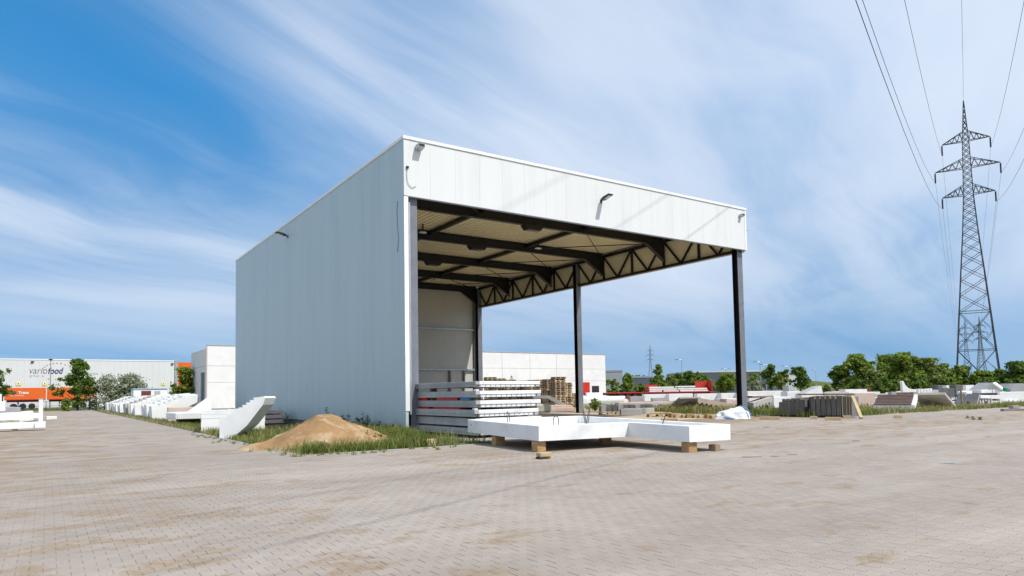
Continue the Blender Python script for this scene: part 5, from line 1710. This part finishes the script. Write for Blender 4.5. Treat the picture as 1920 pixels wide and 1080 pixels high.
TENS = {2: 'twent', 3: 'thirt', 4: 'fort', 5: 'fift'}
def ordinal(i):
    i += 1
    if i <= 20:
        return ORD[i - 1]
    return TENS[i // 10] + ('ieth' if i % 10 == 0 else 'y-' + ORD[i % 10 - 1])
for k, px in enumerate(pxs):
    D = crg.uniform(46, 80)
    if 1630 < px < 1800:
        D = crg.uniform(52, 80)
    L = crg.uniform(0.8, 3.0)
    hh = crg.choice((0.22, 0.3, 0.4, 0.55, 0.75, 1.05))
    dp_ = crg.uniform(0.5, 1.4)
    a = at_depth(px, D)
    m_ = crg.choice(('conc_white', 'conc_white', 'conc_light', 'conc_grey', 'conc_pink', 'wood_old'))
    mbk = MB()
    if k % 3 == 0:
        nst = crg.randint(4, 6)
        mbk.prism(flight_profile(nst, L / (nst + 2), hh * 0.7 / nst, 0.2, L / nst * .5, L / nst * .5), 0, dp_, 'y')
    else:
        mbk.cbox(0, L, 0, dp_, 0, hh, 0.02)
    o = mbk.build('scattered_piece', m_)
    o.location = (a.x, a.y, -0.02)
    o.rotation_euler = (R(crg.uniform(-2, 4)), R(crg.uniform(-3, 3)), crg.choice((RA, 0.0, -1.45)) + crg.uniform(-.25, .25))
    what = {'conc_white': 'white', 'conc_light': 'pale', 'conc_grey': 'grey', 'conc_pink': 'pink', 'wood_old': 'brown'}[m_]
    tag(o, 'small %s %s, number %s of the scattered pieces counting right from the column' % (what, 'stepped piece' if k % 3 == 0 else 'block', ordinal(k)), 'concrete piece' if m_ != 'wood_old' else 'timber', 'scattered pieces in the yard')
# blue cord and scraps on the paving
a, b = G(1763, 869), G(1806, 870)
mid = [a.lerp(b, f) + Vector((0.02 * math.sin(f * 9), 0.04 * math.sin(f * 7), 0.006)) for f in (0, .2, .4, .6, .8, 1)]
t = MB().tube([q - a for q in mid], 0.006, 5).build('cord', 'cable_blue')
t.location = a
tag(t, 'thin blue cord lying on the paving', 'cord')
for k, (px, py, L) in enumerate(((1410, 857, 0.42), (1453, 855.5, 0.18), (1485, 853, 0.22), (1352, 843, 0.16), (1437, 801, 0.25), (1605, 827, 0.2))):
    a = G(px, py)
    o = MB().cbox(-L / 2, L / 2, -0.02, 0.02, 0, 0.012, 0.003).build('wood_scrap', 'wood_dark')
    o.location = (a.x, a.y, -0.004)
    o.rotation_euler = (0, 0, RA + rg.uniform(-.3, .3))
    tag(o, ['longest dark wood scrap on the paving right of the tray', 'small dark scrap on the paving, second right of the longest', 'dark scrap farthest right of the longest scrap', 'dark scrap next to the small timber offcut', 'dark scrap on the paving before the column', 'dark scrap on the paving before the taller plate pack'][k], 'wood scrap', 'scraps on the paving')

# ================================================================== TREES AND PLANTS
def crown_mesh(seed, H, rad, z0, n_leaf, leaf, m_, shape='round', droop=0.0):
    r_ = np.random.RandomState(seed)
    n_leaf = int(n_leaf * 1.9)
    leaf = leaf * 0.82
    ncl = max(20, int(n_leaf / 36))
    ch_ = H - z0
    cl = []
    if shape == 'bush':
        lobes = [(r_.rand() * 6.28, rad * (0.15 + 0.6 * r_.rand()), 0.55 + 0.45 * r_.rand()) for _ in range(7)]
        lobes.append((0.0, 0.0, 1.0))
        for _ in range(ncl):
            a, q, hh = lobes[r_.randint(len(lobes))]
            f = r_.rand() ** 0.8
            w_ = rad * 0.42 * math.sqrt(max(0.05, 1 - f * f))
            cl.append((q * math.cos(a) + r_.normal() * w_ * .6, q * math.sin(a) + r_.normal() * w_ * .6, z0 + f * ch_ * hh * (0.9 + .1 * r_.rand()), 0.5 + 0.7 * r_.rand()))
    else:
        nl = 17 if shape == 'cone' else 12
        limbs = []
        for k in range(nl):
            f = (k + 0.5 * r_.rand()) / nl
            a = k * 2.4 + r_.normal() * 0.4
            if shape == 'cone':
                ln = rad * (1.12 - 0.95 * f) * (0.75 + 0.45 * r_.rand())
            else:
                ln = rad * (0.55 + 0.5 * math.sin(math.pi * min(1, f * 0.8 + 0.22))) * (0.55 + 0.6 * r_.rand())
            rise = ch_ * (0.16 if shape == 'cone' else 0.30) * (0.5 + r_.rand())
            limbs.append((a, ln, z0 + f * ch_ * (0.80 if shape == 'cone' else 0.66), rise))
        limbs += [(0.0, 0.02 * rad, z0 + ch_ * 0.62, ch_ * 0.36)] * 2
        for _ in range(ncl):
            a, ln, zb_, rise = limbs[r_.randint(len(limbs))]
            u = 0.25 + 0.75 * r_.rand() ** 0.6
            sp_ = rad * 0.16
            if shape == 'cone':
                sp_ *= max(0.25, 1.15 - (zb_ - z0) / ch_)
            zz = zb_ + rise * u ** 1.3 + r_.normal() * sp_ * .7
            if zz > z0 + ch_ * 0.97:
                zz = z0 + ch_ * (0.97 - 0.3 * r_.rand())
            cl.append((ln * u * math.cos(a) + r_.normal() * sp_, ln * u * math.sin(a) + r_.normal() * sp_, max(z0 * .8, zz), (0.45 + 0.75 * r_.rand() ** 1.5) * (1.0 if shape != 'cone' else max(0.35, 1.1 - 0.8 * (zb_ - z0) / ch_))))
    cl = np.array(cl)
    idx = r_.randint(0, ncl, n_leaf)
    csz = rad * (0.23 if ncl > 60 else 0.28)
    d = r_.normal(size=(n_leaf, 3))
    d /= np.linalg.norm(d, axis=1)[:, None]
    rr_ = (r_.rand(n_leaf) ** 0.45)[:, None] * csz * cl[idx, 3][:, None]
    c_ = cl[idx, :3] + d * rr_ * np.array([1.1, 1.1, 0.75])
    stray = r_.rand(n_leaf) < 0.16
    c_[stray] += r_.normal(size=(int(stray.sum()), 3)) * rad * 0.10
    over = c_[:, 2] > H
    c_[over, 2] = H - (c_[over, 2] - H) * 1.5
    c_[over, :2] *= 0.7
    c_[:, 2] -= droop * r_.rand(n_leaf)
    nrm = d * 0.6 + r_.normal(size=(n_leaf, 3)) * 0.45 + np.array([0, 0, 0.45])
    nrm /= np.linalg.norm(nrm, axis=1)[:, None]
    t1 = np.cross(nrm, r_.normal(size=(n_leaf, 3)))
    t1 /= np.linalg.norm(t1, axis=1)[:, None]
    t2 = np.cross(nrm, t1)
    s_ = (leaf * (0.6 + 0.8 * r_.rand(n_leaf)))[:, None]
    v = np.stack([c_ - t1 * s_, c_ - t2 * s_ * 0.55 + nrm * s_ * .12, c_ + t1 * s_, c_ + t2 * s_ * 0.55 + nrm * s_ * .12], 1)
    v[:, :, 2] = np.maximum(v[:, :, 2], 0.02)
    return np_mesh('crown', v.reshape(-1, 3), None, m_), cl
def tree(label, px, D, ytop, wpx, m_='leaf_mid', shape='round', z0f=0.22, n_leaf=2600, leaf=0.26, group=None, name='tree', cat='tree', seed=None, droop=0.0):
    b = at_depth(px, D)
    hor = 736 - (px - 926) * 0.0157
    H = (hor - ytop) * D / F_PX + 1.47
    rad = wpx / 2 * D / F_PX
    sd_ = seed if seed is not None else int(px * 7 + D) % 9973
    t = thing(name, label, cat, b, (sd_ % 63) / 10.0, group)
    me, cl = crown_mesh(sd_, H, rad, H * z0f, n_leaf, leaf, m_, shape, droop)
    r_ = random.Random(sd_)
    tb = MB()
    tr0 = max(0.05, H * 0.018)
    tb.tube([(0, 0, -0.05), (0.02, 0.01, H * .3), (-0.02, 0.03, H * .6), (0.0, 0.0, H * .9)], [tr0 * 1.25, tr0, tr0 * .6, tr0 * .15], 7)
    for k in range(7):
        c_ = cl[r_.randrange(len(cl))]
        zz = max(H * 0.12, min(H * .7, c_[2] - 0.25 * H))
        tb.tube([(0, 0, zz), (c_[0] * .5, c_[1] * .5, (zz + c_[2]) / 2), (c_[0], c_[1], c_[2])], [tr0 * .5, tr0 * .32, tr0 * .08], 5, cap=False)
    tb.build('trunk', 'bark', t, smooth=True, fix=False)
    link('crown', me, t)
    return t
tree('dark green pyramid-shaped tree at the end of the lane', 146, 95, 671, 66, 'leaf_dark', 'cone', 0.16, 5200, 0.20)
tree('dark tree cut by the left edge before the warehouse', -20, 80, 686, 56, 'leaf_dark', 'round', 0.2, 3000, 0.2)
tree('low round green shrub at the foot of the pyramid tree', 126, 90, 743, 22, 'leaf_mid', 'bush', 0.02, 900, 0.14, None, 'shrub', 'shrub')
tree('wide silvery grey bush behind the black fence', 238, 98, 697, 106, 'leaf_silver', 'bush', 0.02, 6500, 0.20, None, 'shrub', 'shrub', None, 0.5)
tree('green tree before the orange annex wall', 349, 100, 686, 46, 'leaf_mid', 'round', 0.1, 3000, 0.2)
tree('low green bush beside the tree at the annex', 328, 98, 716, 26, 'leaf_light', 'bush', 0.02, 1000, 0.18, None, 'shrub', 'shrub')
GR = 'roadside trees beyond the yard'
for (px, D, yt, wp, m_, sh, n_, lab) in (
        (1150, 140, 709, 26, 'leaf_mid', 'bush', 900, 'low green bush right of the concrete hall'),
        (1178, 135, 697, 32, 'leaf_mid', 'cone', 1800, 'pointed green tree before the low dark building'),
        (1200, 138, 716, 30, 'leaf_dark', 'bush', 900, 'dark low bush right of the pointed tree'),
        (1235, 140, 682, 34, 'leaf_mid', 'cone', 2200, 'tall pointed tree over the loaded trailer'),
        (1257, 142, 702, 32, 'leaf_light', 'round', 1500, 'light green tree right of the tall pointed one'),
        (1272, 146, 698, 26, 'leaf_dark', 'round', 1400, 'dark tree left of the single lamp'),
        (1292, 142, 694, 34, 'leaf_dark', 'round', 1800, 'dark rounded tree right of the single lamp'),
        (1318, 140, 700, 40, 'leaf_mid', 'round', 1800, 'green tree over the trailer headboard'),
        (1362, 132, 698, 40, 'leaf_mid', 'round', 2200, 'round-headed green tree before the long dark hall'),
        (1416, 128, 696, 24, 'leaf_mid', 'round', 1200, 'green tree just right of the column'),
        (1418, 118, 709, 26, 'leaf_silver', 'bush', 900, 'pale silver bush right of the column'),
        (1446, 134, 681, 32, 'leaf_dark', 'round', 2000, 'dark tall tree by the double lamp'),
        (1466, 132, 692, 26, 'leaf_mid', 'round', 1400, 'small bright green tree by the double lamp'),
        (1501, 150, 686, 34, 'leaf_dark', 'round', 2000, 'dark round tree before the white building'),
        (1519, 140, 718, 30, 'leaf_mid', 'bush', 700, 'low bush at the foot of the grassy bank'),
        (1548, 138, 720, 30, 'leaf_dark', 'bush', 700, 'dark low bush before the grassy bank')):
    tree(lab, px, D, yt, wp, m_, sh, 0.02 if sh == 'bush' else 0.14, n_, 0.30, GR, 'shrub' if sh == 'bush' else 'tree', 'shrub' if sh == 'bush' else 'tree')
GT = 'big trees behind the yard'
for (px, D, yt, wp, m_, sh, n_, lab) in (
        (1578, 100, 684, 36, 'leaf_dark', 'round', 2600, 'dark tree at the left end of the big trees'),
        (1612, 98, 662, 62, 'leaf_mid', 'round', 4600, 'broad light-topped tree, first tall one of the big trees'),
        (1638, 94, 690, 40, 'leaf_light', 'round', 2400, 'lower light green tree between the tall ones'),
        (1664, 104, 663, 44, 'leaf_mid', 'round', 3000, 'slender tall tree behind the big ones'),
        (1697, 96, 659, 74, 'leaf_mid', 'round', 5200, 'tallest broad tree of the big trees'),
        (1738, 95, 670, 56, 'leaf_light', 'round', 3600, 'light green tree left of the pylon'),
        (1772, 98, 680, 50, 'leaf_mid', 'round', 3200, 'green tree at the left leg of the pylon'),
        (1808, 100, 684, 44, 'leaf_dark', 'round', 2600, 'dark tree in front of the pylon'),
        (1842, 96, 694, 46, 'leaf_mid', 'round', 2600, 'lower tree under the pylon'),
        (1874, 98, 690, 40, 'leaf_dark', 'round', 2400, 'dark tree at the right leg of the pylon'),
        (1916, 92, 676, 60, 'leaf_dark', 'round', 4200, 'dark tree cut by the right edge'),
        (1594, 92, 706, 40, 'leaf_dark', 'bush', 1400, 'dark underbrush below the first tall tree'),
        (1660, 90, 704, 56, 'leaf_dark', 'bush', 2000, 'dark underbrush between the tall trees'),
        (1722, 90, 704, 54, 'leaf_dark', 'bush', 2000, 'dark underbrush below the tallest tree'),
        (1785, 92, 706, 54, 'leaf_dark', 'bush', 2000, 'dark underbrush left under the pylon'),
        (1850, 92, 706, 56, 'leaf_dark', 'bush', 2000, 'dark underbrush right under the pylon'),
        (1905, 88, 708, 44, 'leaf_dark', 'bush', 1600, 'dark underbrush at the right edge')):
    tree(lab, px, D, yt, wp, m_, sh, 0.01 if sh == 'bush' else 0.12, n_, 0.24, GT, 'shrub' if sh == 'bush' else 'tree', 'shrub' if sh == 'bush' else 'tree')
tree('small olive shrub at the foot of the middle column', 1115, 53, 744, 26, 'leaf_mid', 'bush', 0.05, 900, 0.06, None, 'shrub', 'shrub')
# distant wood line
mb_v = []
r_ = np.random.RandomState(9)
for (pa, pb, D, yt) in ((1180, 1222, 420, 702), (1500, 1600, 520, 716), (-40, 120, 300, 742), (1130, 1480, 420, 722)):
    n_ = 2600
    px = r_.uniform(pa, pb, n_)
    hor = 736 - (px - 926) * 0.0157
    Hh = ((hor - yt) * D / F_PX + 1.47) * (0.75 + 0.3 * np.sin(px * 0.23) * np.sin(px * 0.071 + 1))
    z = r_.rand(n_) * np.maximum(Hh, 1.0)
    base_ = np.array([tuple(at_depth(q, D)) for q in px])
    c_ = base_ + np.stack([r_.normal(size=n_) * 2, r_.normal(size=n_) * 2, z], 1)
    nr = r_.normal(size=(n_, 3)); nr /= np.linalg.norm(nr, axis=1)[:, None]
    t1 = np.cross(nr, r_.normal(size=(n_, 3))); t1 /= np.linalg.norm(t1, axis=1)[:, None]
    t2 = np.cross(nr, t1)
    s_ = 0.9
    v = np.stack([c_ - t1 * s_, c_ - t2 * s_ * .7, c_ + t1 * s_, c_ + t2 * s_ * .7], 1)
    v[:, :, 2] = np.maximum(v[:, :, 2], 0)
    mb_v.append(v.reshape(-1, 3))
o = link('distant_wood', np_mesh('distant_wood', np.concatenate(mb_v), None, 'leaf_dark'))
tag(o, 'far-off dark line of woodland on the horizon', 'woodland', None, 'stuff')

# ---- grass
def pile_h(x_, y_):
    u, v = x_ - c_pile.x, y_ - c_pile.y
    return max(0.98 * max(0, 1 - math.hypot((u + .45), v * .95) / 2.1), 0.26 * max(0, 1 - math.hypot((u + 2.0) * .8, v + .1) / .95))
c_pile = Vector((-3.75, -3.1, 0))
tfr = random.Random(4)
TUFTS = [(-6.1 - abs(tfr.gauss(0, .35)), tfr.uniform(-6.6, 6)) for _ in range(34)] + [(tfr.uniform(-6.3, -1.5), -6.5 - abs(tfr.gauss(0, .3))) for _ in range(26)]
def thin_out(x_, y_, r_):
    """bare soil in front of the slab stack"""
    return x_ > -2.3 + (y_ + 6.2) * 0.37 and r_.random() > 0.10
def grass(label, n_, sampler, hmin, hmax, wdt, m_, seed):
    r_ = random.Random(seed)
    V = []
    cnt = 0
    tries = 0
    while cnt < n_ and tries < n_ * 12:
        tries += 1
        s_ = sampler(r_)
        if s_ is None:
            continue
        x_, y_, hs_ = s_
        if -2.5 < x_ < 0.5 and -6.5 < y_ < 0.5 and thin_out(x_, y_, r_):
            continue
        h = r_.uniform(hmin, hmax) * hs_
        a = r_.uniform(0, 2 * math.pi)
        w_ = wdt * r_.uniform(.6, 1.3)
        dx, dy = math.cos(a) * w_ / 2, math.sin(a) * w_ / 2
        b = r_.uniform(0, 2 * math.pi)
        ln = h * r_.uniform(0.1, 0.6)
        lx, ly = math.cos(b) * ln, math.sin(b) * ln
        m1 = (x_ + lx * .35, y_ + ly * .35, h * .62)
        z0_ = -0.01
        V += [(x_ - dx, y_ - dy, z0_), (x_ + dx, y_ + dy, z0_), (m1[0] + dx * .75, m1[1] + dy * .75, m1[2]), (m1[0] - dx * .75, m1[1] - dy * .75, m1[2])]
        V += [(m1[0] - dx * .75, m1[1] - dy * .75, m1[2]), (m1[0] + dx * .75, m1[1] + dy * .75, m1[2]), (x_ + lx + dx * .1, y_ + ly + dy * .1, h), (x_ + lx - dx * .1, y_ + ly - dy * .1, h)]
        cnt += 1
    o = link('grass', np_mesh('grass', np.array(V), None, m_))
    return tag(o, label, 'grass', None, 'stuff')
def s_pile(r_):
    x_, y_ = r_.uniform(-5.88, -0.08), r_.uniform(-6.25, 4.5)
    ph = pile_h(x_, y_)
    if ph > 0.07:
        return None
    if x_ > -0.0:
        return None
    nz = noise.noise(Vector((x_ * .9, y_ * .9, 3)))
    tall = 1.0
    if y_ > -2 and x_ > -3:
        tall = 1.25
    if x_ < -5.2 and y_ > -5:
        tall = 0.55
    if nz < -0.1 and r_.random() < 0.75:
        return None
    if x_ < -5.0 and y_ < -4 and r_.random() < .3:
        return None
    return x_, y_, tall
grass('green grass tufts round the sand heap', 11000, s_pile, 0.06, 0.36, 0.020, 'grass_blade', 1)
grass('taller green grass along the front edge before the sand heap', 3000, lambda r_: (lambda x_, y_: (x_, y_, 0.6 + 0.9 * max(0, noise.noise(Vector((x_ * 1.6, y_ * 1.6, 9))))) if noise.noise(Vector((x_ * 1.6, y_ * 1.6, 9))) > -0.15 else None)(r_.uniform(-5.8, -2.4), -6.2 + abs(r_.gauss(0, .4))) , 0.08, 0.30, 0.018, 'grass_blade', 2)
grass('thick green grass between the sand heap and the slab stack', 4200, lambda r_: (min(-2.5 + abs(r_.gauss(0, .9)), 0.3), r_.uniform(-6.2, -2.3), 1.0), 0.10, 0.45, 0.022, 'grass_blade', 3)
grass('dry grass mixed into the green round the sand heap', 3500, s_pile, 0.08, 0.40, 0.018, 'grass_dry', 21)
grass('thin dry grass along the stair flights', 5200, lambda r_: (-5.93 + abs(r_.gauss(0, .45)), r_.uniform(4.5, 74), 1.0), 0.06, 0.26, 0.03, 'grass_dry', 4)
grass('green grass patches under the stair flights', 4200, lambda r_: (-5.8 + abs(r_.gauss(0, .5)), r_.choice((r_.uniform(3, 16), r_.uniform(14, 40), r_.uniform(30, 70))), 1.0), 0.08, 0.3, 0.03, 'grass_blade', 5)
grass('short dry grass at the near corner of the verge', 900, lambda r_: (r_.uniform(-6.1, -4.8), r_.uniform(-6.5, -3.0), 0.6), 0.04, 0.14, 0.02, 'grass_dry', 6)
grass('green grass at the foot of the front column', 1600, lambda r_: (r_.uniform(21.2, 24.2), r_.uniform(-3.2, 2.5), 1.0), 0.15, 0.5, 0.035, 'grass_blade', 7)
grass('green grass strip along the right edge of the yard', 5200, lambda r_: (lambda x_, y_, n_: (x_, y_, 0.7 + n_) if n_ > -0.12 else None)(*(lambda x_, y_: (x_, y_, noise.noise(Vector((x_ * .5, y_ * .7, 2)))))(r_.uniform(24.5, 60), -4.0 + abs(r_.gauss(0, 1.6)))), 0.08, 0.40, 0.035, 'grass_blade', 8)
grass('dry stalks along the right edge of the yard', 2200, lambda r_: (r_.uniform(24.5, 60), -4.0 + abs(r_.gauss(0, 1.8)), 1.0), 0.08, 0.45, 0.03, 'grass_dry', 22)
grass('tall dry grass under the tilted pale slab', 1500, lambda r_: (r_.uniform(23.0, 26.8), r_.uniform(4.0, 10.5), 1.0), 0.2, 0.6, 0.04, 'grass_dry', 9)
grass('green grass under the tilted pale slab', 900, lambda r_: (r_.uniform(22.5, 26.5), r_.uniform(4.0, 10.0), 1.0), 0.2, 0.55, 0.04, 'grass_blade', 10)
grass('rough grass between the stored elements', 8000, lambda r_: (r_.uniform(26, 70), r_.uniform(-2, 30), 1.0), 0.1, 0.4, 0.05, 'grass_blade', 12)
grass('rough dry grass before the big trees', 9000, lambda r_: (lambda p: (p.x, p.y, 1.0))(at_depth(r_.uniform(1380, 1960), r_.uniform(66, 98))), 0.15, 0.6, 0.10, 'grass_dry', 13)

grass('small grass tufts in the paving joints along the verge', 1100, lambda r_: (lambda q: (q[0] + r_.gauss(0, .035), q[1] + r_.gauss(0, .035), 1.0))(r_.choice(TUFTS)), 0.02, 0.09, 0.012, 'grass_blade', 31)
# ---- weeds along the grey wall
def weed(label, x_, y_, h, nl, seed, spread=0.2, leaf=0.12, m_='weed'):
    r_ = random.Random(seed)
    t = thing('weed', label, 'weed', (x_, y_, 0), r_.uniform(0, 6), 'weeds along the grey wall')
    sb = MB()
    V = []
    for s_ in range(r_.randint(1, 3)):
        a = r_.uniform(0, 6.28)
        ox, oy = math.cos(a) * spread * s_ * .5, math.sin(a) * spread * s_ * .5
        hh = h * (1 - 0.22 * s_)
        tip = (ox + r_.uniform(-.08, .08), oy + r_.uniform(-.08, .08), hh)
        sb.tube([(ox, oy, -0.02), (ox * .9 + tip[0] * .1, oy, hh * .5), tip], [0.012, 0.009, 0.004], 5)
        for k in range(nl):
            f = 0.12 + 0.88 * k / nl
            b = r_.uniform(0, 6.28)
            L = leaf * (1.7 - 1.1 * f) * r_.uniform(.7, 1.3)
            px_, py_, pz_ = ox + (tip[0] - ox) * f, oy + (tip[1] - oy) * f, hh * f
            d_ = Vector((math.cos(b), math.sin(b), r_.uniform(-.3, .5))).normalized()
            sd_ = d_.cross(Vector((0, 0, 1))).normalized()
            q0 = Vector((px_, py_, pz_))
            V += [q0, q0 + d_ * L * .5 + sd_ * L * .3, q0 + d_ * L, q0 + d_ * L * .5 - sd_ * L * .3]
    sb.build('stem', m_, t, fix=False)
    link('leaves', np_mesh('leaves', np.array([tuple(q) for q in V]), None, m_), t)
for k, (px, top, D_) in enumerate(((524, 764, 0), (537, 772, 0), (614, 763, 0), (624, 774, 0), (640, 778, 0), (650, 776, 0), (668, 780, 0), (680, 772, 0), (688, 778, 0), (712, 790, 0), (727, 795, 0), (740, 797, 0), (752, 799, 0))):
    q = onX(px, 790, -0.45 - 0.15 * (k % 3))
    h = max(0.35, onX(px, top, q.x).z)
    weed('tall dark weed, %s from the tilted stair flight along the wall' % ORD[k], q.x, q.y, h, 46, 40 + k, 0.35, 0.17)
for k, (px, py, h) in enumerate(((664, 832, 0.35), (690, 834, 0.45), (716, 832, 0.5), (742, 832, 0.5), (765, 834, 0.42), (700, 828, 0.5), (728, 826, 0.55), (752, 830, 0.5), (778, 832, 0.4), (676, 826, 0.45))):
    q = G(px, py)
    weed('leafy green weed, %s in the grass round the sand heap' % ORD[k], q.x, q.y, h, 36, 80 + k, 0.4, 0.09, 'grass_blade')
for k, (px, py) in enumerate(((1812, 784), (1836, 787))):
    q = G(px, py)
    weed('small weed tuft growing in the paving joint, %s from the column' % ORD[k], q.x, q.y, 0.14, 18, 95 + k, 0.2, 0.10, 'grass_blade')

# ================================================================== PYLONS AND WIRES
wdir = Vector((0.93, 0.37, 0)).normalized()
wperp = Vector((wdir.y, -wdir.x, 0))
WL = [(0, 3.0), (6.2, 2.5), (13.0, 2.0), (19.5, 1.5), (25.4, 1.02), (31.6, 0.64), (36.0, 0.53), (40.2, 0.43), (46.3, 0.06)]
ARMS = [(40.2, 3.15), (35.9, 4.25), (31.6, 3.45)]
def half(z):
    for (a, b), (c_, d_) in zip(WL[:-1], WL[1:]):
        if a <= z <= c_:
            return b + (d_ - b) * (z - a) / (c_ - a)
    return WL[-1][1]
def pylon(label, base, ang, m_, tk=1.0, scale=1.02, far=False):
    t = thing('pylon', label, 'pylon', (base.x, base.y, 0), ang, 'lattice power pylons')
    t.scale = (scale,) * 3
    lw, bw = 0.20 * tk, 0.085 * tk
    for sx_ in (-1, 1):
        for sy_ in (-1, 1):
            l_ = MB()
            for (a, b), (c_, d_) in zip(WL[:-1], WL[1:]):
                l_.bar((sx_ * b, sy_ * b, a), (sx_ * d_, sy_ * d_, c_), lw * (1 - a / 90), lw * (1 - a / 90))
            l_.build('leg', m_, t, fix=False)
    br_ = MB()
    zs_ = [0.0, 7.0, 13.0]
    z = 13.0
    while z < 46:
        z += max(0.9, half(z) * (1.35 if z < 31 else 1.7))
        zs_.append(min(z, 46.2))
    for a, b in zip(zs_[:-1], zs_[1:]):
        ha, hb = half(a), half(b)
        for (ux, uy), (vx, vy) in (((-1, -1), (1, -1)), ((1, -1), (1, 1)), ((1, 1), (-1, 1)), ((-1, 1), (-1, -1))):
            p0, p1 = Vector((ux * ha, uy * ha, a)), Vector((vx * ha, vy * ha, a))
            q0, q1 = Vector((ux * hb, uy * hb, b)), Vector((vx * hb, vy * hb, b))
            br_.bar(p0, q1, bw, bw)
            br_.bar(p1, q0, bw, bw)
            if a < 13:
                br_.bar(q0, q1, bw * 1.2, bw * 1.2)
                m0 = (p0 + q1) / 2
                for e in (p0, p1, q0, q1):
                    br_.bar((e + m0) / 2, e.lerp(q0 if e in (p0,) else p0 if e == q0 else q1 if e == p1 else p1, .5), bw * .7, bw * .7)
    br_.build('bracing', m_, t, fix=False)
    MB().tube([(0, 0, 46.2), (0, 0, 46.7)], 0.12 * tk, 6).build('peak', m_, t)
    for z, r_ in ARMS:
        arm = MB()
        h_ = half(z)
        for s_ in (-1, 1):
            tip = Vector((s_ * r_, 0, z))
            lo = [Vector((s_ * h_, -h_, z)), Vector((s_ * h_, h_, z))]
            hi = [Vector((s_ * half(z + 1.5), -half(z + 1.5), z + 1.5)), Vector((s_ * half(z + 1.5), half(z + 1.5), z + 1.5))]
            for e in lo + hi:
                arm.bar(e, tip, bw * 1.2, bw * 1.2)
            for i in range(4):
                f0, f1 = i / 4, (i + .5) / 4
                for e0, e1 in zip(lo, hi):
                    arm.bar(e0.lerp(tip, f0), e1.lerp(tip, f1), bw * .8, bw * .8)
                    arm.bar(e1.lerp(tip, f1), e0.lerp(tip, (i + 1) / 4), bw * .8, bw * .8)
                arm.bar(lo[0].lerp(tip, f1), lo[1].lerp(tip, f1), bw * .7, bw * .7)
        ao = arm.build('crossarm', m_, t, fix=False)
        for s_ in (-1, 1):
            MB().tube([(s_ * r_, 0, z - 0.15), (s_ * r_, 0, z - 1.7)], 0.13 * tk, 8).build('insulator', 'insulator' if not far else m_, ao)
    return t
pb = Vector((112.21, 25.09, 0))
pang = math.atan2(wperp.y, wperp.x)
pylon('tall lattice power pylon rising behind the trees', pb, pang, 'pylon_steel', 0.85)
f1 = at_depth(1816, 458)
f2 = at_depth(1843, 440)
f3 = at_depth(1221, 660)
pylon('distant pylon seen through the lattice, left of two', f1, pang, 'pylon_hazed', 1.6, 1.0, True)
pylon('distant pylon seen through the lattice, right of two', f2, pang + 0.3, 'pylon_hazed', 1.6, 1.0, True)
pylon('faint far pylon above the roadside trees', f3, pang + 0.6, 'pylon_hazed', 1.0, 1.0, True)
SPAN, SAG = 350.0, 18.0
WIRES = []
for (z, r_), nm in zip(ARMS, ('top', 'middle', 'lowest')):
    WIRES.append((-r_, z - 1.7, 'conductor wire from the left end of the %s crossarm' % nm))
    WIRES.append((r_, z - 1.7, 'conductor wire from the right end of the %s crossarm' % nm))
WIRES.append((0, 46.6, 'earth wire running over the pylon peak'))
far_t = (f1 - pb).length
for off, z, lab in WIRES:
    p0 = pb + wperp * off * 1.02 + Vector((0, 0, z * 1.02))
    pts = []
    for k in range(26):
        tt = SPAN * (1 - k / 25)
        pts.append(p0 - wdir * tt - Vector((0, 0, 4 * SAG * (tt / SPAN) * (1 - tt / SPAN))))
    e = f1 + wperp * off + Vector((0, 0, z))
    for k in range(1, 21):
        f = k / 20
        pts.append(p0.lerp(e, f) - Vector((0, 0, 4 * 8 * f * (1 - f))))
    o = MB().tube([q - p0 for q in pts], 0.016, 5, cap=False).build('power_line', 'wire', None, fix=False)
    o.location = p0
    tag(o, lab, 'power line', 'wires of the power line')
